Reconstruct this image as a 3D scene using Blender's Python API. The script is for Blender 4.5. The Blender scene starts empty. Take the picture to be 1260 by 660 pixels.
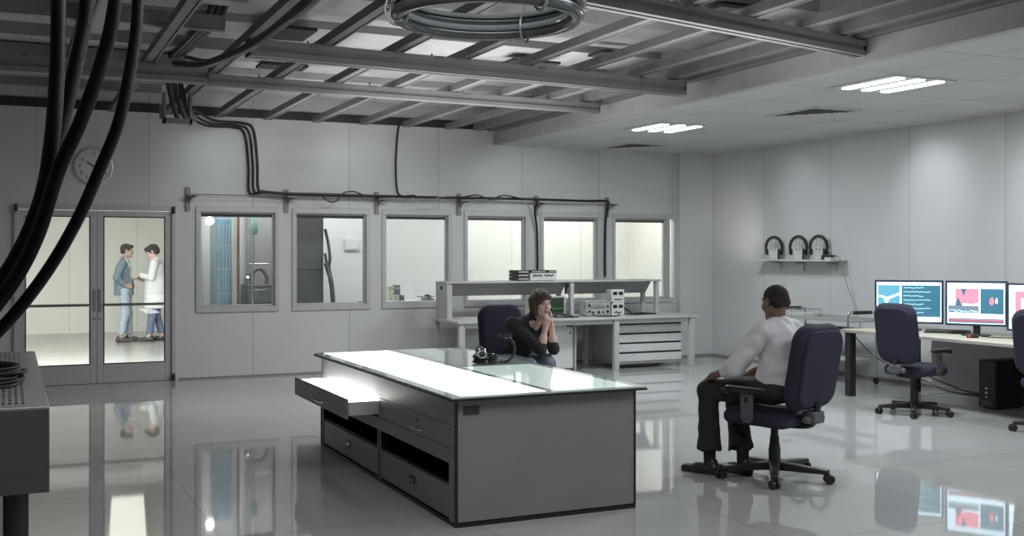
import bpy, math, random
import numpy as np
from mathutils import Vector, Matrix, Euler
random.seed(7)
PI = math.pi
R = math.radians
scn = bpy.context.scene
COL = scn.collection

# ------------------------------------------------------------------ camera model (world: Y away from the viewer along the room, X along the end wall)
YAW = R(24.9); SN, CS = math.sin(YAW), math.cos(YAW)
F_PX, CX, HY, EYE = 1334.0, 630.0, 312.0, 1.6
def at_d(px, py, d):
    u = (px-CX)/F_PX; v = (HY-py)/F_PX
    return Vector((d*(SN+CS*u), d*(CS-SN*u), EYE+d*v))
def at_z(px, py, z): return at_d(px, py, (z-EYE)*F_PX/(HY-py))
def at_y(px, py, Y): u = (px-CX)/F_PX; return at_d(px, py, Y/(CS-SN*u))
def at_x(px, py, X): u = (px-CX)/F_PX; return at_d(px, py, X/(SN+CS*u))

# ------------------------------------------------------------------ materials
def lin(c):
    return tuple(((x/12.92) if x <= .04045 else ((x+.055)/1.055)**2.4) for x in c)
def srgb(r, g, b): return lin((r/255, g/255, b/255))
MATS = {}
def mat(name, col, rough=.5, metal=0., spec=.5, var=.06, scale=9., bump=0., bscale=60., coat=0., emit=None, estr=0., stretch=None, rvar=.08):
    """Principled material with noise driven colour, roughness and bump."""
    if name in MATS: return MATS[name]
    m = bpy.data.materials.new(name); m.use_nodes = True
    nt = m.node_tree; N = nt.nodes; L = nt.links
    b = N['Principled BSDF']
    tc = N.new('ShaderNodeTexCoord'); mp = N.new('ShaderNodeMapping')
    if stretch: mp.inputs['Scale'].default_value = stretch
    L.new(tc.outputs['Object'], mp.inputs['Vector'])
    nz = N.new('ShaderNodeTexNoise'); nz.inputs['Scale'].default_value = scale; nz.inputs['Detail'].default_value = 5
    L.new(mp.outputs['Vector'], nz.inputs['Vector'])
    rp = N.new('ShaderNodeValToRGB')
    rp.color_ramp.elements[0].position = .3; rp.color_ramp.elements[1].position = .7
    rp.color_ramp.elements[0].color = (*[max(0, x*(1-var)) for x in col], 1)
    rp.color_ramp.elements[1].color = (*[min(1, x*(1+var)) for x in col], 1)
    L.new(nz.outputs['Fac'], rp.inputs['Fac']); L.new(rp.outputs['Color'], b.inputs['Base Color'])
    mr = N.new('ShaderNodeMapRange')
    mr.inputs['To Min'].default_value = max(.0, rough*(1-rvar)); mr.inputs['To Max'].default_value = min(1, rough*(1+rvar))
    L.new(nz.outputs['Fac'], mr.inputs['Value']); L.new(mr.outputs['Result'], b.inputs['Roughness'])
    b.inputs['Metallic'].default_value = metal; b.inputs['Specular IOR Level'].default_value = spec
    if coat: b.inputs['Coat Weight'].default_value = coat; b.inputs['Coat Roughness'].default_value = .03
    if bump:
        n2 = N.new('ShaderNodeTexNoise'); n2.inputs['Scale'].default_value = bscale; n2.inputs['Detail'].default_value = 3
        L.new(mp.outputs['Vector'], n2.inputs['Vector'])
        bp = N.new('ShaderNodeBump'); bp.inputs['Strength'].default_value = bump; bp.inputs['Distance'].default_value = .01
        L.new(n2.outputs['Fac'], bp.inputs['Height']); L.new(bp.outputs['Normal'], b.inputs['Normal'])
    if emit: b.inputs['Emission Color'].default_value = (*emit, 1); b.inputs['Emission Strength'].default_value = estr
    MATS[name] = m
    return m

def seam_mat(name, col, rough, axes, seam=.5, bump=0., bscale=2., var=.03, spec=.5, width=.004, coat=0., wav=0.):
    """Panel / tile surface: AXES = [(axis index, first seam, spacing)], thin darker joints in world position."""
    m = mat(name, col, rough, var=var, scale=1.3, spec=spec, coat=coat)
    nt = m.node_tree; N = nt.nodes; L = nt.links; b = N['Principled BSDF']
    g = N.new('ShaderNodeNewGeometry'); sx = N.new('ShaderNodeSeparateXYZ'); L.new(g.outputs['Position'], sx.inputs[0])
    tot = None; cells = []
    for ax, x0, st in axes:
        a = N.new('ShaderNodeMath'); a.operation = 'SUBTRACT'; L.new(sx.outputs[ax], a.inputs[0]); a.inputs[1].default_value = x0
        d = N.new('ShaderNodeMath'); d.operation = 'DIVIDE'; L.new(a.outputs[0], d.inputs[0]); d.inputs[1].default_value = st
        fl = N.new('ShaderNodeMath'); fl.operation = 'FLOOR'; L.new(d.outputs[0], fl.inputs[0]); cells.append(fl)
        r = N.new('ShaderNodeMath'); r.operation = 'ROUND'; L.new(d.outputs[0], r.inputs[0])
        s = N.new('ShaderNodeMath'); s.operation = 'SUBTRACT'; L.new(d.outputs[0], s.inputs[0]); L.new(r.outputs[0], s.inputs[1])
        ab = N.new('ShaderNodeMath'); ab.operation = 'ABSOLUTE'; L.new(s.outputs[0], ab.inputs[0])
        lt = N.new('ShaderNodeMath'); lt.operation = 'LESS_THAN'; L.new(ab.outputs[0], lt.inputs[0]); lt.inputs[1].default_value = width/st
        if tot is None: tot = lt
        else:
            mx = N.new('ShaderNodeMath'); mx.operation = 'MAXIMUM'; L.new(tot.outputs[0], mx.inputs[0]); L.new(lt.outputs[0], mx.inputs[1]); tot = mx
    src = b.inputs['Base Color'].links[0].from_socket
    # every panel a slightly different tone
    cb = N.new('ShaderNodeCombineXYZ')
    for i, c in enumerate(cells[:2]): L.new(c.outputs[0], cb.inputs[i])
    wn = N.new('ShaderNodeTexWhiteNoise'); wn.noise_dimensions = '3D'; L.new(cb.outputs[0], wn.inputs['Vector'])
    tr = N.new('ShaderNodeMapRange'); tr.inputs['To Min'].default_value = .96; tr.inputs['To Max'].default_value = 1.04
    L.new(wn.outputs['Value'], tr.inputs['Value'])
    mt = N.new('ShaderNodeVectorMath'); mt.operation = 'SCALE'; L.new(src, mt.inputs[0]); L.new(tr.outputs['Result'], mt.inputs['Scale'])
    mx = N.new('ShaderNodeMix'); mx.data_type = 'RGBA'
    L.new(tot.outputs[0], mx.inputs[0]); L.new(mt.outputs[0], mx.inputs[6]); mx.inputs[7].default_value = (*[c*seam for c in col], 1)
    L.new(mx.outputs[2], b.inputs['Base Color'])
    if wav:
        n2 = N.new('ShaderNodeTexNoise'); n2.inputs['Scale'].default_value = bscale; n2.inputs['Detail'].default_value = 1.5
        L.new(g.outputs['Position'], n2.inputs['Vector'])
        ad = N.new('ShaderNodeMath'); ad.operation = 'MULTIPLY_ADD'; L.new(tot.outputs[0], ad.inputs[0]); ad.inputs[1].default_value = -.12; L.new(n2.outputs['Fac'], ad.inputs[2])
        bp = N.new('ShaderNodeBump'); bp.inputs['Strength'].default_value = wav; bp.inputs['Distance'].default_value = .01
        L.new(ad.outputs[0], bp.inputs['Height']); L.new(bp.outputs['Normal'], b.inputs['Normal'])
    return m

def glow(name, col, s):
    m = bpy.data.materials.new(name); m.use_nodes = True
    nt = m.node_tree; b = nt.nodes['Principled BSDF']
    b.inputs['Base Color'].default_value = (*col, 1); b.inputs['Roughness'].default_value = .3
    b.inputs['Emission Color'].default_value = (*col, 1); b.inputs['Emission Strength'].default_value = s
    MATS[name] = m
    return m

def glass(name, tint=(.93, .96, .96), refl=1.):
    m = bpy.data.materials.new(name); m.use_nodes = True
    nt = m.node_tree; nt.nodes.clear(); N = nt.nodes; L = nt.links
    o = N.new('ShaderNodeOutputMaterial'); t = N.new('ShaderNodeBsdfTransparent'); t.inputs[0].default_value = (*tint, 1)
    g = N.new('ShaderNodeBsdfGlossy'); g.inputs['Roughness'].default_value = .01
    f = N.new('ShaderNodeFresnel'); f.inputs[0].default_value = 1.5
    mu = N.new('ShaderNodeMath'); mu.operation = 'MULTIPLY'; mu.inputs[1].default_value = refl
    mx = N.new('ShaderNodeMixShader')
    L.new(f.outputs[0], mu.inputs[0]); L.new(mu.outputs[0], mx.inputs[0]); L.new(t.outputs[0], mx.inputs[1]); L.new(g.outputs[0], mx.inputs[2]); L.new(mx.outputs[0], o.inputs[0])
    MATS[name] = m
    return m

# ------------------------------------------------------------------ mesh building
def frame_from(axis):
    z = Vector(axis).normalized()
    x = z.orthogonal().normalized()
    return x, z.cross(x), z
def catmull(pts, n=8):
    pts = [Vector(p) for p in pts]
    if len(pts) < 3: return pts
    P = [2*pts[0]-pts[1]] + pts + [2*pts[-1]-pts[-2]]
    out = []
    for i in range(1, len(P)-2):
        a, b, c, d = P[i-1], P[i], P[i+1], P[i+2]
        for k in range(n):
            t = k/n
            out.append(.5*((2*b)+(c-a)*t+(2*a-5*b+4*c-d)*t*t+(3*b-a-3*c+d)*t*t*t))
    out.append(pts[-1])
    return out
class MB:
    def __init__(s): s.v = []; s.f = []; s.m = []
    def add(s, vs, fs, mi=0, M=None):
        o = len(s.v)
        s.v += [tuple(M @ Vector(p)) if M else tuple(p) for p in vs]
        for f in fs: s.f.append([o+i for i in f]); s.m.append(mi)
        return s
    def box(s, lo, hi, mi=0, M=None):
        x0, y0, z0 = lo; x1, y1, z1 = hi
        return s.add([(x0,y0,z0),(x1,y0,z0),(x1,y1,z0),(x0,y1,z0),(x0,y0,z1),(x1,y0,z1),(x1,y1,z1),(x0,y1,z1)],
                     [(3,2,1,0),(4,5,6,7),(0,1,5,4),(1,2,6,5),(2,3,7,6),(3,0,4,7)], mi, M)
    def cyl(s, p0, p1, r0, r1=None, n=16, mi=0, M=None, caps=True):
        r1 = r0 if r1 is None else r1
        p0, p1 = Vector(p0), Vector(p1); x, y, z = frame_from(p1-p0)
        vs = []
        for p, r in ((p0, r0), (p1, r1)):
            for k in range(n):
                a = 2*PI*k/n; vs.append(p+x*(r*math.cos(a))+y*(r*math.sin(a)))
        fs = [(k, (k+1) % n, n+(k+1) % n, n+k) for k in range(n)]
        if caps: fs += [tuple(reversed(range(n))), tuple(range(n, 2*n))]
        return s.add(vs, fs, mi, M)
    def tube(s, pts, r, n=10, mi=0, M=None, curve=8, rr=None):
        pts = catmull(pts, curve) if curve else [Vector(p) for p in pts]
        vs = []; fs = []; prev = None
        for i, p in enumerate(pts):
            t = (pts[min(i+1, len(pts)-1)]-pts[max(i-1, 0)]).normalized()
            if prev is None: x, y, _ = frame_from(t)
            else:
                x = (prev - t*prev.dot(t))
                x = x.normalized() if x.length > 1e-6 else frame_from(t)[0]
                y = t.cross(x)
            prev = x
            q = rr(i/(len(pts)-1)) if rr else r
            for k in range(n):
                a = 2*PI*k/n; vs.append(p+x*(q*math.cos(a))+y*(q*math.sin(a)))
        for i in range(len(pts)-1):
            for k in range(n):
                fs.append((i*n+k, i*n+(k+1) % n, (i+1)*n+(k+1) % n, (i+1)*n+k))
        fs += [tuple(reversed(range(n))), tuple(range((len(pts)-1)*n, len(pts)*n))]
        return s.add(vs, fs, mi, M)
    def lathe(s, prof, n=24, mi=0, M=None):
        vs = []; fs = []
        for r, z in prof:
            for k in range(n):
                a = 2*PI*k/n; vs.append((r*math.cos(a), r*math.sin(a), z))
        for i in range(len(prof)-1):
            for k in range(n):
                fs.append((i*n+k, i*n+(k+1) % n, (i+1)*n+(k+1) % n, (i+1)*n+k))
        if prof[0][0] > 1e-6: fs.append(tuple(reversed(range(n))))
        if prof[-1][0] > 1e-6: fs.append(tuple(range((len(prof)-1)*n, len(prof)*n)))
        return s.add(vs, fs, mi, M)
    def prism(s, poly, a, b, fn, mi=0, M=None):
        """extrude a 2D polygon from a to b; fn(u, v, w) -> xyz"""
        n = len(poly)
        vs = [fn(u, v, a) for u, v in poly]+[fn(u, v, b) for u, v in poly]
        fs = [(k, (k+1) % n, n+(k+1) % n, n+k) for k in range(n)]+[tuple(reversed(range(n))), tuple(range(n, 2*n))]
        return s.add(vs, fs, mi, M)
    def ball(s, c, r, nu=20, nv=12, mi=0, M=None):
        r = (r, r, r) if not hasattr(r, '__len__') else r
        vs = [(c[0], c[1], c[2]-r[2])]; fs = []
        for i in range(1, nv):
            b = -PI/2+PI*i/nv
            for k in range(nu):
                a = 2*PI*k/nu
                vs.append((c[0]+r[0]*math.cos(b)*math.cos(a), c[1]+r[1]*math.cos(b)*math.sin(a), c[2]+r[2]*math.sin(b)))
        vs.append((c[0], c[1], c[2]+r[2])); top = len(vs)-1
        for k in range(nu): fs.append((0, 1+(k+1) % nu, 1+k))
        for i in range(nv-2):
            for k in range(nu):
                a = 1+i*nu
                fs.append((a+k, a+(k+1) % nu, a+nu+(k+1) % nu, a+nu+k))
        a = 1+(nv-2)*nu
        for k in range(nu): fs.append((a+k, a+(k+1) % nu, top))
        return s.add(vs, fs, mi, M)
    def torus(s, c, RR, r, M=None, nu=40, nv=10, mi=0, a0=0, a1=2*PI, ax='z'):
        closed = abs(a1-a0-2*PI) < 1e-6
        pts = []
        k = nu if closed else nu+1
        vs = []; fs = []
        for i in range(k):
            a = a0+(a1-a0)*i/nu
            for j in range(nv):
                b = 2*PI*j/nv
                q = RR+r*math.cos(b); h = r*math.sin(b)
                p = {'z': (q*math.cos(a), q*math.sin(a), h), 'y': (q*math.cos(a), h, q*math.sin(a)), 'x': (h, q*math.cos(a), q*math.sin(a))}[ax]
                vs.append((p[0]+c[0], p[1]+c[1], p[2]+c[2]))
        for i in range(nu if closed else nu):
            i2 = (i+1) % k
            for j in range(nv):
                fs.append((i*nv+j, i2*nv+j, i2*nv+(j+1) % nv, i*nv+(j+1) % nv))
        return s.add(vs, fs, mi, M)
    def build(s, name, m, parent=None, bev=0., seg=2, smooth=35, loc=None):
        me = bpy.data.meshes.new(name); me.from_pydata(s.v, [], s.f)
        ms = m if isinstance(m, (list, tuple)) else [m]
        for q in ms: me.materials.append(q)
        if len(ms) > 1: me.polygons.foreach_set('material_index', s.m)
        me.validate()
        if smooth:
            me.shade_smooth(); me.set_sharp_from_angle(angle=R(smooth))
        me.update()
        o = bpy.data.objects.new(name, me); COL.objects.link(o)
        if parent: o.parent = parent
        if loc: o.location = loc
        if bev:
            b = o.modifiers.new('edge', 'BEVEL'); b.width = bev; b.segments = seg; b.limit_method = 'ANGLE'; b.angle_limit = R(40)
        return o

def tag(o, label=None, cat=None, group=None, kind=None):
    if label: o['label'] = label
    if cat: o['category'] = cat
    if group: o['group'] = group
    if kind: o['kind'] = kind
    return o
def thing(name, label, cat, loc=(0, 0, 0), rz=0., group=None, kind=None):
    o = bpy.data.objects.new(name, None); COL.objects.link(o)
    o.empty_display_size = .1
    o.location = loc; o.rotation_euler = (0, 0, rz)
    return tag(o, label, cat, group, kind)
def struct(o): o['kind'] = 'structure'; return o
def dup(root, loc, rz, label=None, group=None):
    r = root.copy(); COL.objects.link(r); r.location = loc; r.rotation_euler = (0, 0, rz)
    if label: r['label'] = label
    if group: r['group'] = group
    for ch in list(root.children):
        c = ch.copy(); COL.objects.link(c); c.parent = r
        for g in list(ch.children):
            d = g.copy(); COL.objects.link(d); d.parent = c
    return r

# ------------------------------------------------------------------ soft surfaces: signed distance field -> surface net
class Sdf:
    def __init__(s, h=.006): s.h = h; s.ops = []; s.cuts = []; s.wr = None
    def cap(s, a, b, ra, rb=None, k=.02, sub=False):
        s.ops.append(('c', np.array(a, float), np.array(b, float), ra, ra if rb is None else rb, k, sub)); return s
    def ell(s, c, r, Rm=None, k=.02, sub=False):
        r = (r, r, r) if not hasattr(r, '__len__') else r
        s.ops.append(('e', np.array(c, float), np.array(r, float), Rm, None, k, sub)); return s
    def box(s, c, half, rad, Rm=None, k=.01, sub=False):
        s.ops.append(('b', np.array(c, float), np.array(half, float), Rm, rad, k, sub)); return s
    def pad(s, c, hx, hz, rc, t, re, Rm=None, k=.02, sub=False):
        """cushion: rounded rectangle in local xz, 2t thick in y, edges rounded by re"""
        s.ops.append(('p', np.array(c, float), np.array((hx, t, hz), float), np.array(Rm) if Rm is not None else np.eye(3), (rc, re), k, sub)); return s
    def cut(s, p, n): s.cuts.append((np.array(p, float), np.array(n, float))); return s
    def bbox(s, op):
        if op[0] == 'c':
            lo = np.minimum(op[1]-op[3], op[2]-op[4]); hi = np.maximum(op[1]+op[3], op[2]+op[4]); return lo, hi
        if op[0] == 'p': q = np.full(3, np.linalg.norm(op[2]))
        elif op[0] == 'e': q = op[2] if op[3] is None else np.full(3, op[2].max())
        else: q = (op[2]+op[4]) if op[3] is None else np.full(3, np.linalg.norm(op[2])+op[4])
        return op[1]-q, op[1]+q
    def mesh(s, name, m, parent=None, paint=None):
        h = s.h
        bb = [s.bbox(o) for o in s.ops if not o[6]]
        lo = np.min([b[0] for b in bb], 0)-4*h-.01; hi = np.max([b[1] for b in bb], 0)+4*h+.01
        n = np.ceil((hi-lo)/h).astype(int)+1
        Fd = np.full(n, .25, np.float32)
        ax = [lo[i]+h*np.arange(n[i], dtype=np.float32) for i in range(3)]
        for op in s.ops:
            k = op[5]; b0, b1 = s.bbox(op); mg = k+3.5*h
            i0 = np.clip(np.floor((b0-mg-lo)/h).astype(int), 0, n-1); i1 = np.clip(np.ceil((b1+mg-lo)/h).astype(int)+1, 1, n)
            if np.any(i1 <= i0): continue
            sl = tuple(slice(a, b) for a, b in zip(i0, i1))
            X = ax[0][sl[0]][:, None, None]; Y = ax[1][sl[1]][None, :, None]; Z = ax[2][sl[2]][None, None, :]
            if op[0] == 'c':
                a, b = op[1], op[2]; ba = b-a; L = max(float(ba @ ba), 1e-12)
                px, py, pz = X-a[0], Y-a[1], Z-a[2]
                t = np.clip((px*ba[0]+py*ba[1]+pz*ba[2])/L, 0, 1)
                d = np.sqrt((px-t*ba[0])**2+(py-t*ba[1])**2+(pz-t*ba[2])**2)-(op[3]+(op[4]-op[3])*t)
            else:
                px, py, pz = X-op[1][0], Y-op[1][1], Z-op[1][2]
                if op[3] is not None:
                    M = np.array(op[3])
                    px, py, pz = (px*M[0, 0]+py*M[1, 0]+pz*M[2, 0], px*M[0, 1]+py*M[1, 1]+pz*M[2, 1], px*M[0, 2]+py*M[1, 2]+pz*M[2, 2])
                if op[0] == 'e':
                    r = op[2]
                    k0 = np.sqrt((px/r[0])**2+(py/r[1])**2+(pz/r[2])**2); k1 = np.sqrt((px/r[0]**2)**2+(py/r[1]**2)**2+(pz/r[2]**2)**2)
                    d = k0*(k0-1)/np.maximum(k1, 1e-6)
                elif op[0] == 'p':
                    rc, re = op[4]; q = op[2]
                    ax_, az_ = np.abs(px)-q[0]+rc, np.abs(pz)-q[2]+rc
                    d2 = np.sqrt(np.maximum(ax_, 0)**2+np.maximum(az_, 0)**2)+np.minimum(np.maximum(ax_, az_), 0)-rc+re
                    dy = np.abs(py)-q[1]+re
                    d = np.sqrt(np.maximum(d2, 0)**2+np.maximum(dy, 0)**2)+np.minimum(np.maximum(d2, dy), 0)-re
                else:
                    q = op[2]
                    qx, qy, qz = np.abs(px)-q[0], np.abs(py)-q[1], np.abs(pz)-q[2]
                    d = np.sqrt(np.maximum(qx, 0)**2+np.maximum(qy, 0)**2+np.maximum(qz, 0)**2)+np.minimum(np.maximum(np.maximum(qx, qy), qz), 0)-op[4]
            A = Fd[sl]
            if op[6]:
                d = -d; w = np.maximum(k-np.abs(A-d), 0)/k; Fd[sl] = np.maximum(A, d)+w*w*k*.25
            else:
                w = np.maximum(k-np.abs(A-d), 0)/k; Fd[sl] = np.minimum(A, d)-w*w*k*.25
        X = ax[0][:, None, None]; Y = ax[1][None, :, None]; Z = ax[2][None, None, :]
        if s.wr:
            amp, f = s.wr
            Fd += (amp*(np.sin(f*(X+.6*Z)+1.7*np.sin(.7*f*Y+.4*f*Z))*np.sin(f*.8*(Z-.5*Y)+1.3*np.sin(.9*f*X)))).astype(np.float32)
        for p, nn in s.cuts:
            Fd = np.maximum(Fd, ((X-p[0])*nn[0]+(Y-p[1])*nn[1]+(Z-p[2])*nn[2]).astype(np.float32))
        S = Fd < 0
        cnt = np.zeros(tuple(n-1), np.int8)
        for i in (0, 1):
            for j in (0, 1):
                for k in (0, 1): cnt += S[i:n[0]-1+i, j:n[1]-1+j, k:n[2]-1+k]
        act = (cnt > 0) & (cnt < 8)
        idx = np.full(act.shape, -1, np.int64); I = np.argwhere(act); idx[act] = np.arange(len(I))
        acc = np.zeros((len(I), 3)); num = np.zeros(len(I))
        cr = [(i, j, k) for i in (0, 1) for j in (0, 1) for k in (0, 1)]
        val = {c: Fd[I[:, 0]+c[0], I[:, 1]+c[1], I[:, 2]+c[2]] for c in cr}
        for c in cr:
            for a in range(3):
                if c[a]: continue
                e = list(c); e[a] = 1; e = tuple(e)
                va, vb = val[c], val[e]; x = (va < 0) != (vb < 0)
                t = va/np.where(x, va-vb, 1)
                p = np.array(c, float)[None, :].repeat(len(I), 0); p[:, a] = t
                acc[x] += p[x]; num[x] += 1
        V = lo+h*(I+acc/num[:, None])
        Q = []
        for a in range(3):
            b, c = (a+1) % 3, (a+2) % 3
            sa = [slice(None)]*3; sb = [slice(None)]*3
            sa[a] = slice(0, n[a]-1); sb[a] = slice(1, n[a])
            A, B = S[tuple(sa)], S[tuple(sb)]
            E = np.argwhere(A != B)
            E = E[(E[:, b] > 0) & (E[:, c] > 0) & (E[:, b] < n[b]-1) & (E[:, c] < n[c]-1)]
            fl = A[E[:, 0], E[:, 1], E[:, 2]]
            def cell(db, dc):
                q = E.copy(); q[:, b] -= db; q[:, c] -= dc; return idx[q[:, 0], q[:, 1], q[:, 2]]
            q = np.stack([cell(1, 1), cell(0, 1), cell(0, 0), cell(1, 0)], 1)
            q[~fl] = q[~fl][:, ::-1]
            Q.append(q)
        Q = np.concatenate(Q)
        me = bpy.data.meshes.new(name)
        me.vertices.add(len(V)); me.vertices.foreach_set('co', V.astype(np.float32).ravel())
        me.loops.add(len(Q)*4); me.loops.foreach_set('vertex_index', Q.astype(np.int32).ravel())
        me.polygons.add(len(Q)); me.polygons.foreach_set('loop_start', np.arange(0, len(Q)*4, 4, dtype=np.int32))
        me.update(calc_edges=True)
        ms = m if isinstance(m, (list, tuple)) else [m]
        for q in ms: me.materials.append(q)
        if paint:
            C = V[Q].mean(1); mi = np.zeros(len(Q), np.int32)
            for c, r, Rm, i in paint:
                p = C-np.array(c)
                if Rm is not None: p = p @ np.array(Rm)
                mi[((p/np.array(r))**2).sum(1) < 1] = i
            me.polygons.foreach_set('material_index', mi)
        me.validate(); me.shade_smooth(); me.update()
        o = bpy.data.objects.new(name, me); COL.objects.link(o)
        if parent: o.parent = parent
        return o
# ------------------------------------------------------------------ materials
YB = 14.2; XR = 10.0; XL = -2.6; YF = -3.0; ZC = 3.15; XS = 6.36; ZT = 4.3
wall_m = seam_mat('wall_panels', (.60, .605, .60), .36, [(0, 1.588, 1.29)], seam=.45, width=.0035, spec=.45)
wallr_m = seam_mat('side_wall_panels', (.62, .63, .63), .36, [(1, 12.81, 1.41)], seam=.5, width=.0035, spec=.45)
plain_m = mat('plain_wall_paint', (.5, .5, .5), .6)
cream_m = seam_mat('cream_wall_panels', (.78, .775, .74), .55, [(0, 1.1, 1.29)], seam=.7, width=.006)
floor_m = seam_mat('glossy_floor_tiles', (.42, .425, .42), .035, [(0, 5.37, 1.43), (1, 6.2, 1.43)], seam=.68, width=.0045, spec=.8, wav=.018, bscale=1.6, var=.05)
bfloor_m = mat('corridor_floor', (.42, .42, .40), .2, var=.05, scale=2)
ceil_m = seam_mat('ceiling_tiles', (.56, .56, .56), .75, [(0, 6.93, .93), (1, 7.06, .93)], seam=.45, width=.006)
fasc_m = mat('fascia_plaster', (.42, .42, .42), .7)
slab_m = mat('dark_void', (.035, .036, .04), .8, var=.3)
panel_m = mat('pale_ceiling_slab', (.50, .50, .49), .6, var=.12, scale=3)
alu_m = mat('aluminium', (.25, .25, .255), .5, metal=.2, var=.08, scale=4, stretch=(1, 1, 1))
steel_m = mat('strut_steel', (.17, .17, .175), .6, metal=.1, var=.15, scale=5)
frame_m = mat('frame_grey', (.50, .505, .50), .38, metal=.15, var=.04)
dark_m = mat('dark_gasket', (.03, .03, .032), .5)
black_m = mat('black_rubber', (.012, .012, .013), .42, var=.3, scale=20)
gpane = glass('window_glass')
white_m = mat('white_laminate', (.62, .625, .62), .35, var=.03)
lamp_m = glow('cool_tube_light', (.80, .90, 1.0), 3.2)
warm_m = glow('warm_strip_light', (1.0, .97, .86), 7.)

# ------------------------------------------------------------------ openings in the end wall
WZ0, WZ1 = .915, 2.13
WX = [(2.208, 3.162), (3.441, 4.404), (4.681, 5.597), (5.893, 6.80), (7.097, 8.0), (8.307, 9.224)]
SLIT = (9.285, 9.395)  # narrow opening added to give the bright strip beside the column
DX0, DX1, DZ = .10, 1.86, 2.13
T = .14
b = MB()
xs = [XL]; holes = [(DX0, DX1, 0, DZ)]+[(a, c, WZ0, WZ1) for a, c in WX]+[(SLIT[0], SLIT[1], WZ0, WZ1)]
x = XL
for a, c, z0, z1 in holes:
    b.box((x, YB, 0), (a, YB+T, 3.9))
    if z0 > 0: b.box((a, YB, 0), (c, YB+T, z0))
    b.box((a, YB, z1), (c, YB+T, 3.9))
    x = c
b.box((x, YB, 0), (XR, YB+T, 3.9))
struct(b.build('wall_back', wall_m, smooth=0))
struct(MB().box((XR, YF, 0), (XR+.12, YB+T, 3.3)).build('wall_right', wallr_m, smooth=0))
struct(MB().box((XL-.12, YF, 0), (XL, YB+T, ZT)).build('wall_left', plain_m, smooth=0))
struct(MB().box((XL, YF-.12, 0), (XR, YF, ZT)).build('wall_front', plain_m, smooth=0))
struct(MB().box((XL-.2, YF-.2, -.12), (XR+.2, YB+.07, 0)).build('floor', floor_m, smooth=0))
struct(MB().box((XS+.02, YF, ZC), (XR+.05, YB, ZC+.06)).build('ceiling', ceil_m, smooth=0))
struct(MB().box((XS-.06, YF, ZC), (XS+.02, YB, ZT)).build('trim_1', fasc_m, bev=.004))
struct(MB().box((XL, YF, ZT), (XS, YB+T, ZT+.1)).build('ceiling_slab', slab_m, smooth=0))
# box column in the far corner
struct(MB().box((9.40, YB-.12, 0), (XR, YB, ZC)).build('column', wallr_m, bev=.004))
# plinth strips
pl_m = mat('plinth_grey', (.25, .25, .25), .4)
struct(MB().box((1.95, YB-.008, 0), (9.40, YB, .022)).build('baseboard_back', pl_m, smooth=0))
struct(MB().box((XR-.010, YF, 0), (XR, YB-.12, .03)).build('baseboard_right', pl_m, smooth=0))
struct(MB().box((9.40, YB-.13, 0), (XR-.010, YB-.12, .03)).build('baseboard_corner', pl_m, smooth=0))
# dark strip where the wall meets the open ceiling
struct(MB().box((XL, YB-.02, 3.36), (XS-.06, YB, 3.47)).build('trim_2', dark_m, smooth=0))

# ------------------------------------------------------------------ windows
def window(i, x0, x1):
    w = struct(thing('window_%d' % i, None, None, ((x0+x1)/2, YB, WZ0)))
    hw = (x1-x0)/2; H = WZ1-WZ0; e = .052; p = .022
    f = MB()
    if hw > .1:
        # outer casing standing proud of the wall, and the inner sash set back in the reveal
        f.box((-hw-e, -p, -e-.02), (hw+e, .0, 0)).box((-hw-e, -p, H), (hw+e, 0, H+e+.02))
        f.box((-hw-e, -p, 0), (-hw, 0, H)).box((hw, -p, 0), (hw+e, 0, H))
        f.build('window_frame', frame_m, w, bev=.004)
    s = MB(); q = .022 if hw > .1 else .004
    s.box((-hw, .03, 0), (-hw+q, .09, H)).box((hw-q, .03, 0), (hw, .09, H)).box((-hw+q, .03, 0), (hw-q, .09, q)).box((-hw+q, .03, H-q), (hw-q, .09, H))
    if hw > .1: s.build('window_sash', frame_m, w, bev=.003)
    if hw > .1:
        g = MB().box((-hw+q, .05, H-q-.035), (hw-q, .085, H-q))
        g.build('blind_rail', dark_m if i < 4 else mat('blind_brown', (.12, .115, .10), .5), w, bev=.004)
    MB().box((-hw+q, .058, q), (hw-q, .064, H-q)).build('pane', gpane, w, smooth=0)
for i, (a, c) in enumerate(WX): window(i+1, a, c)
window(7, *SLIT)

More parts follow.
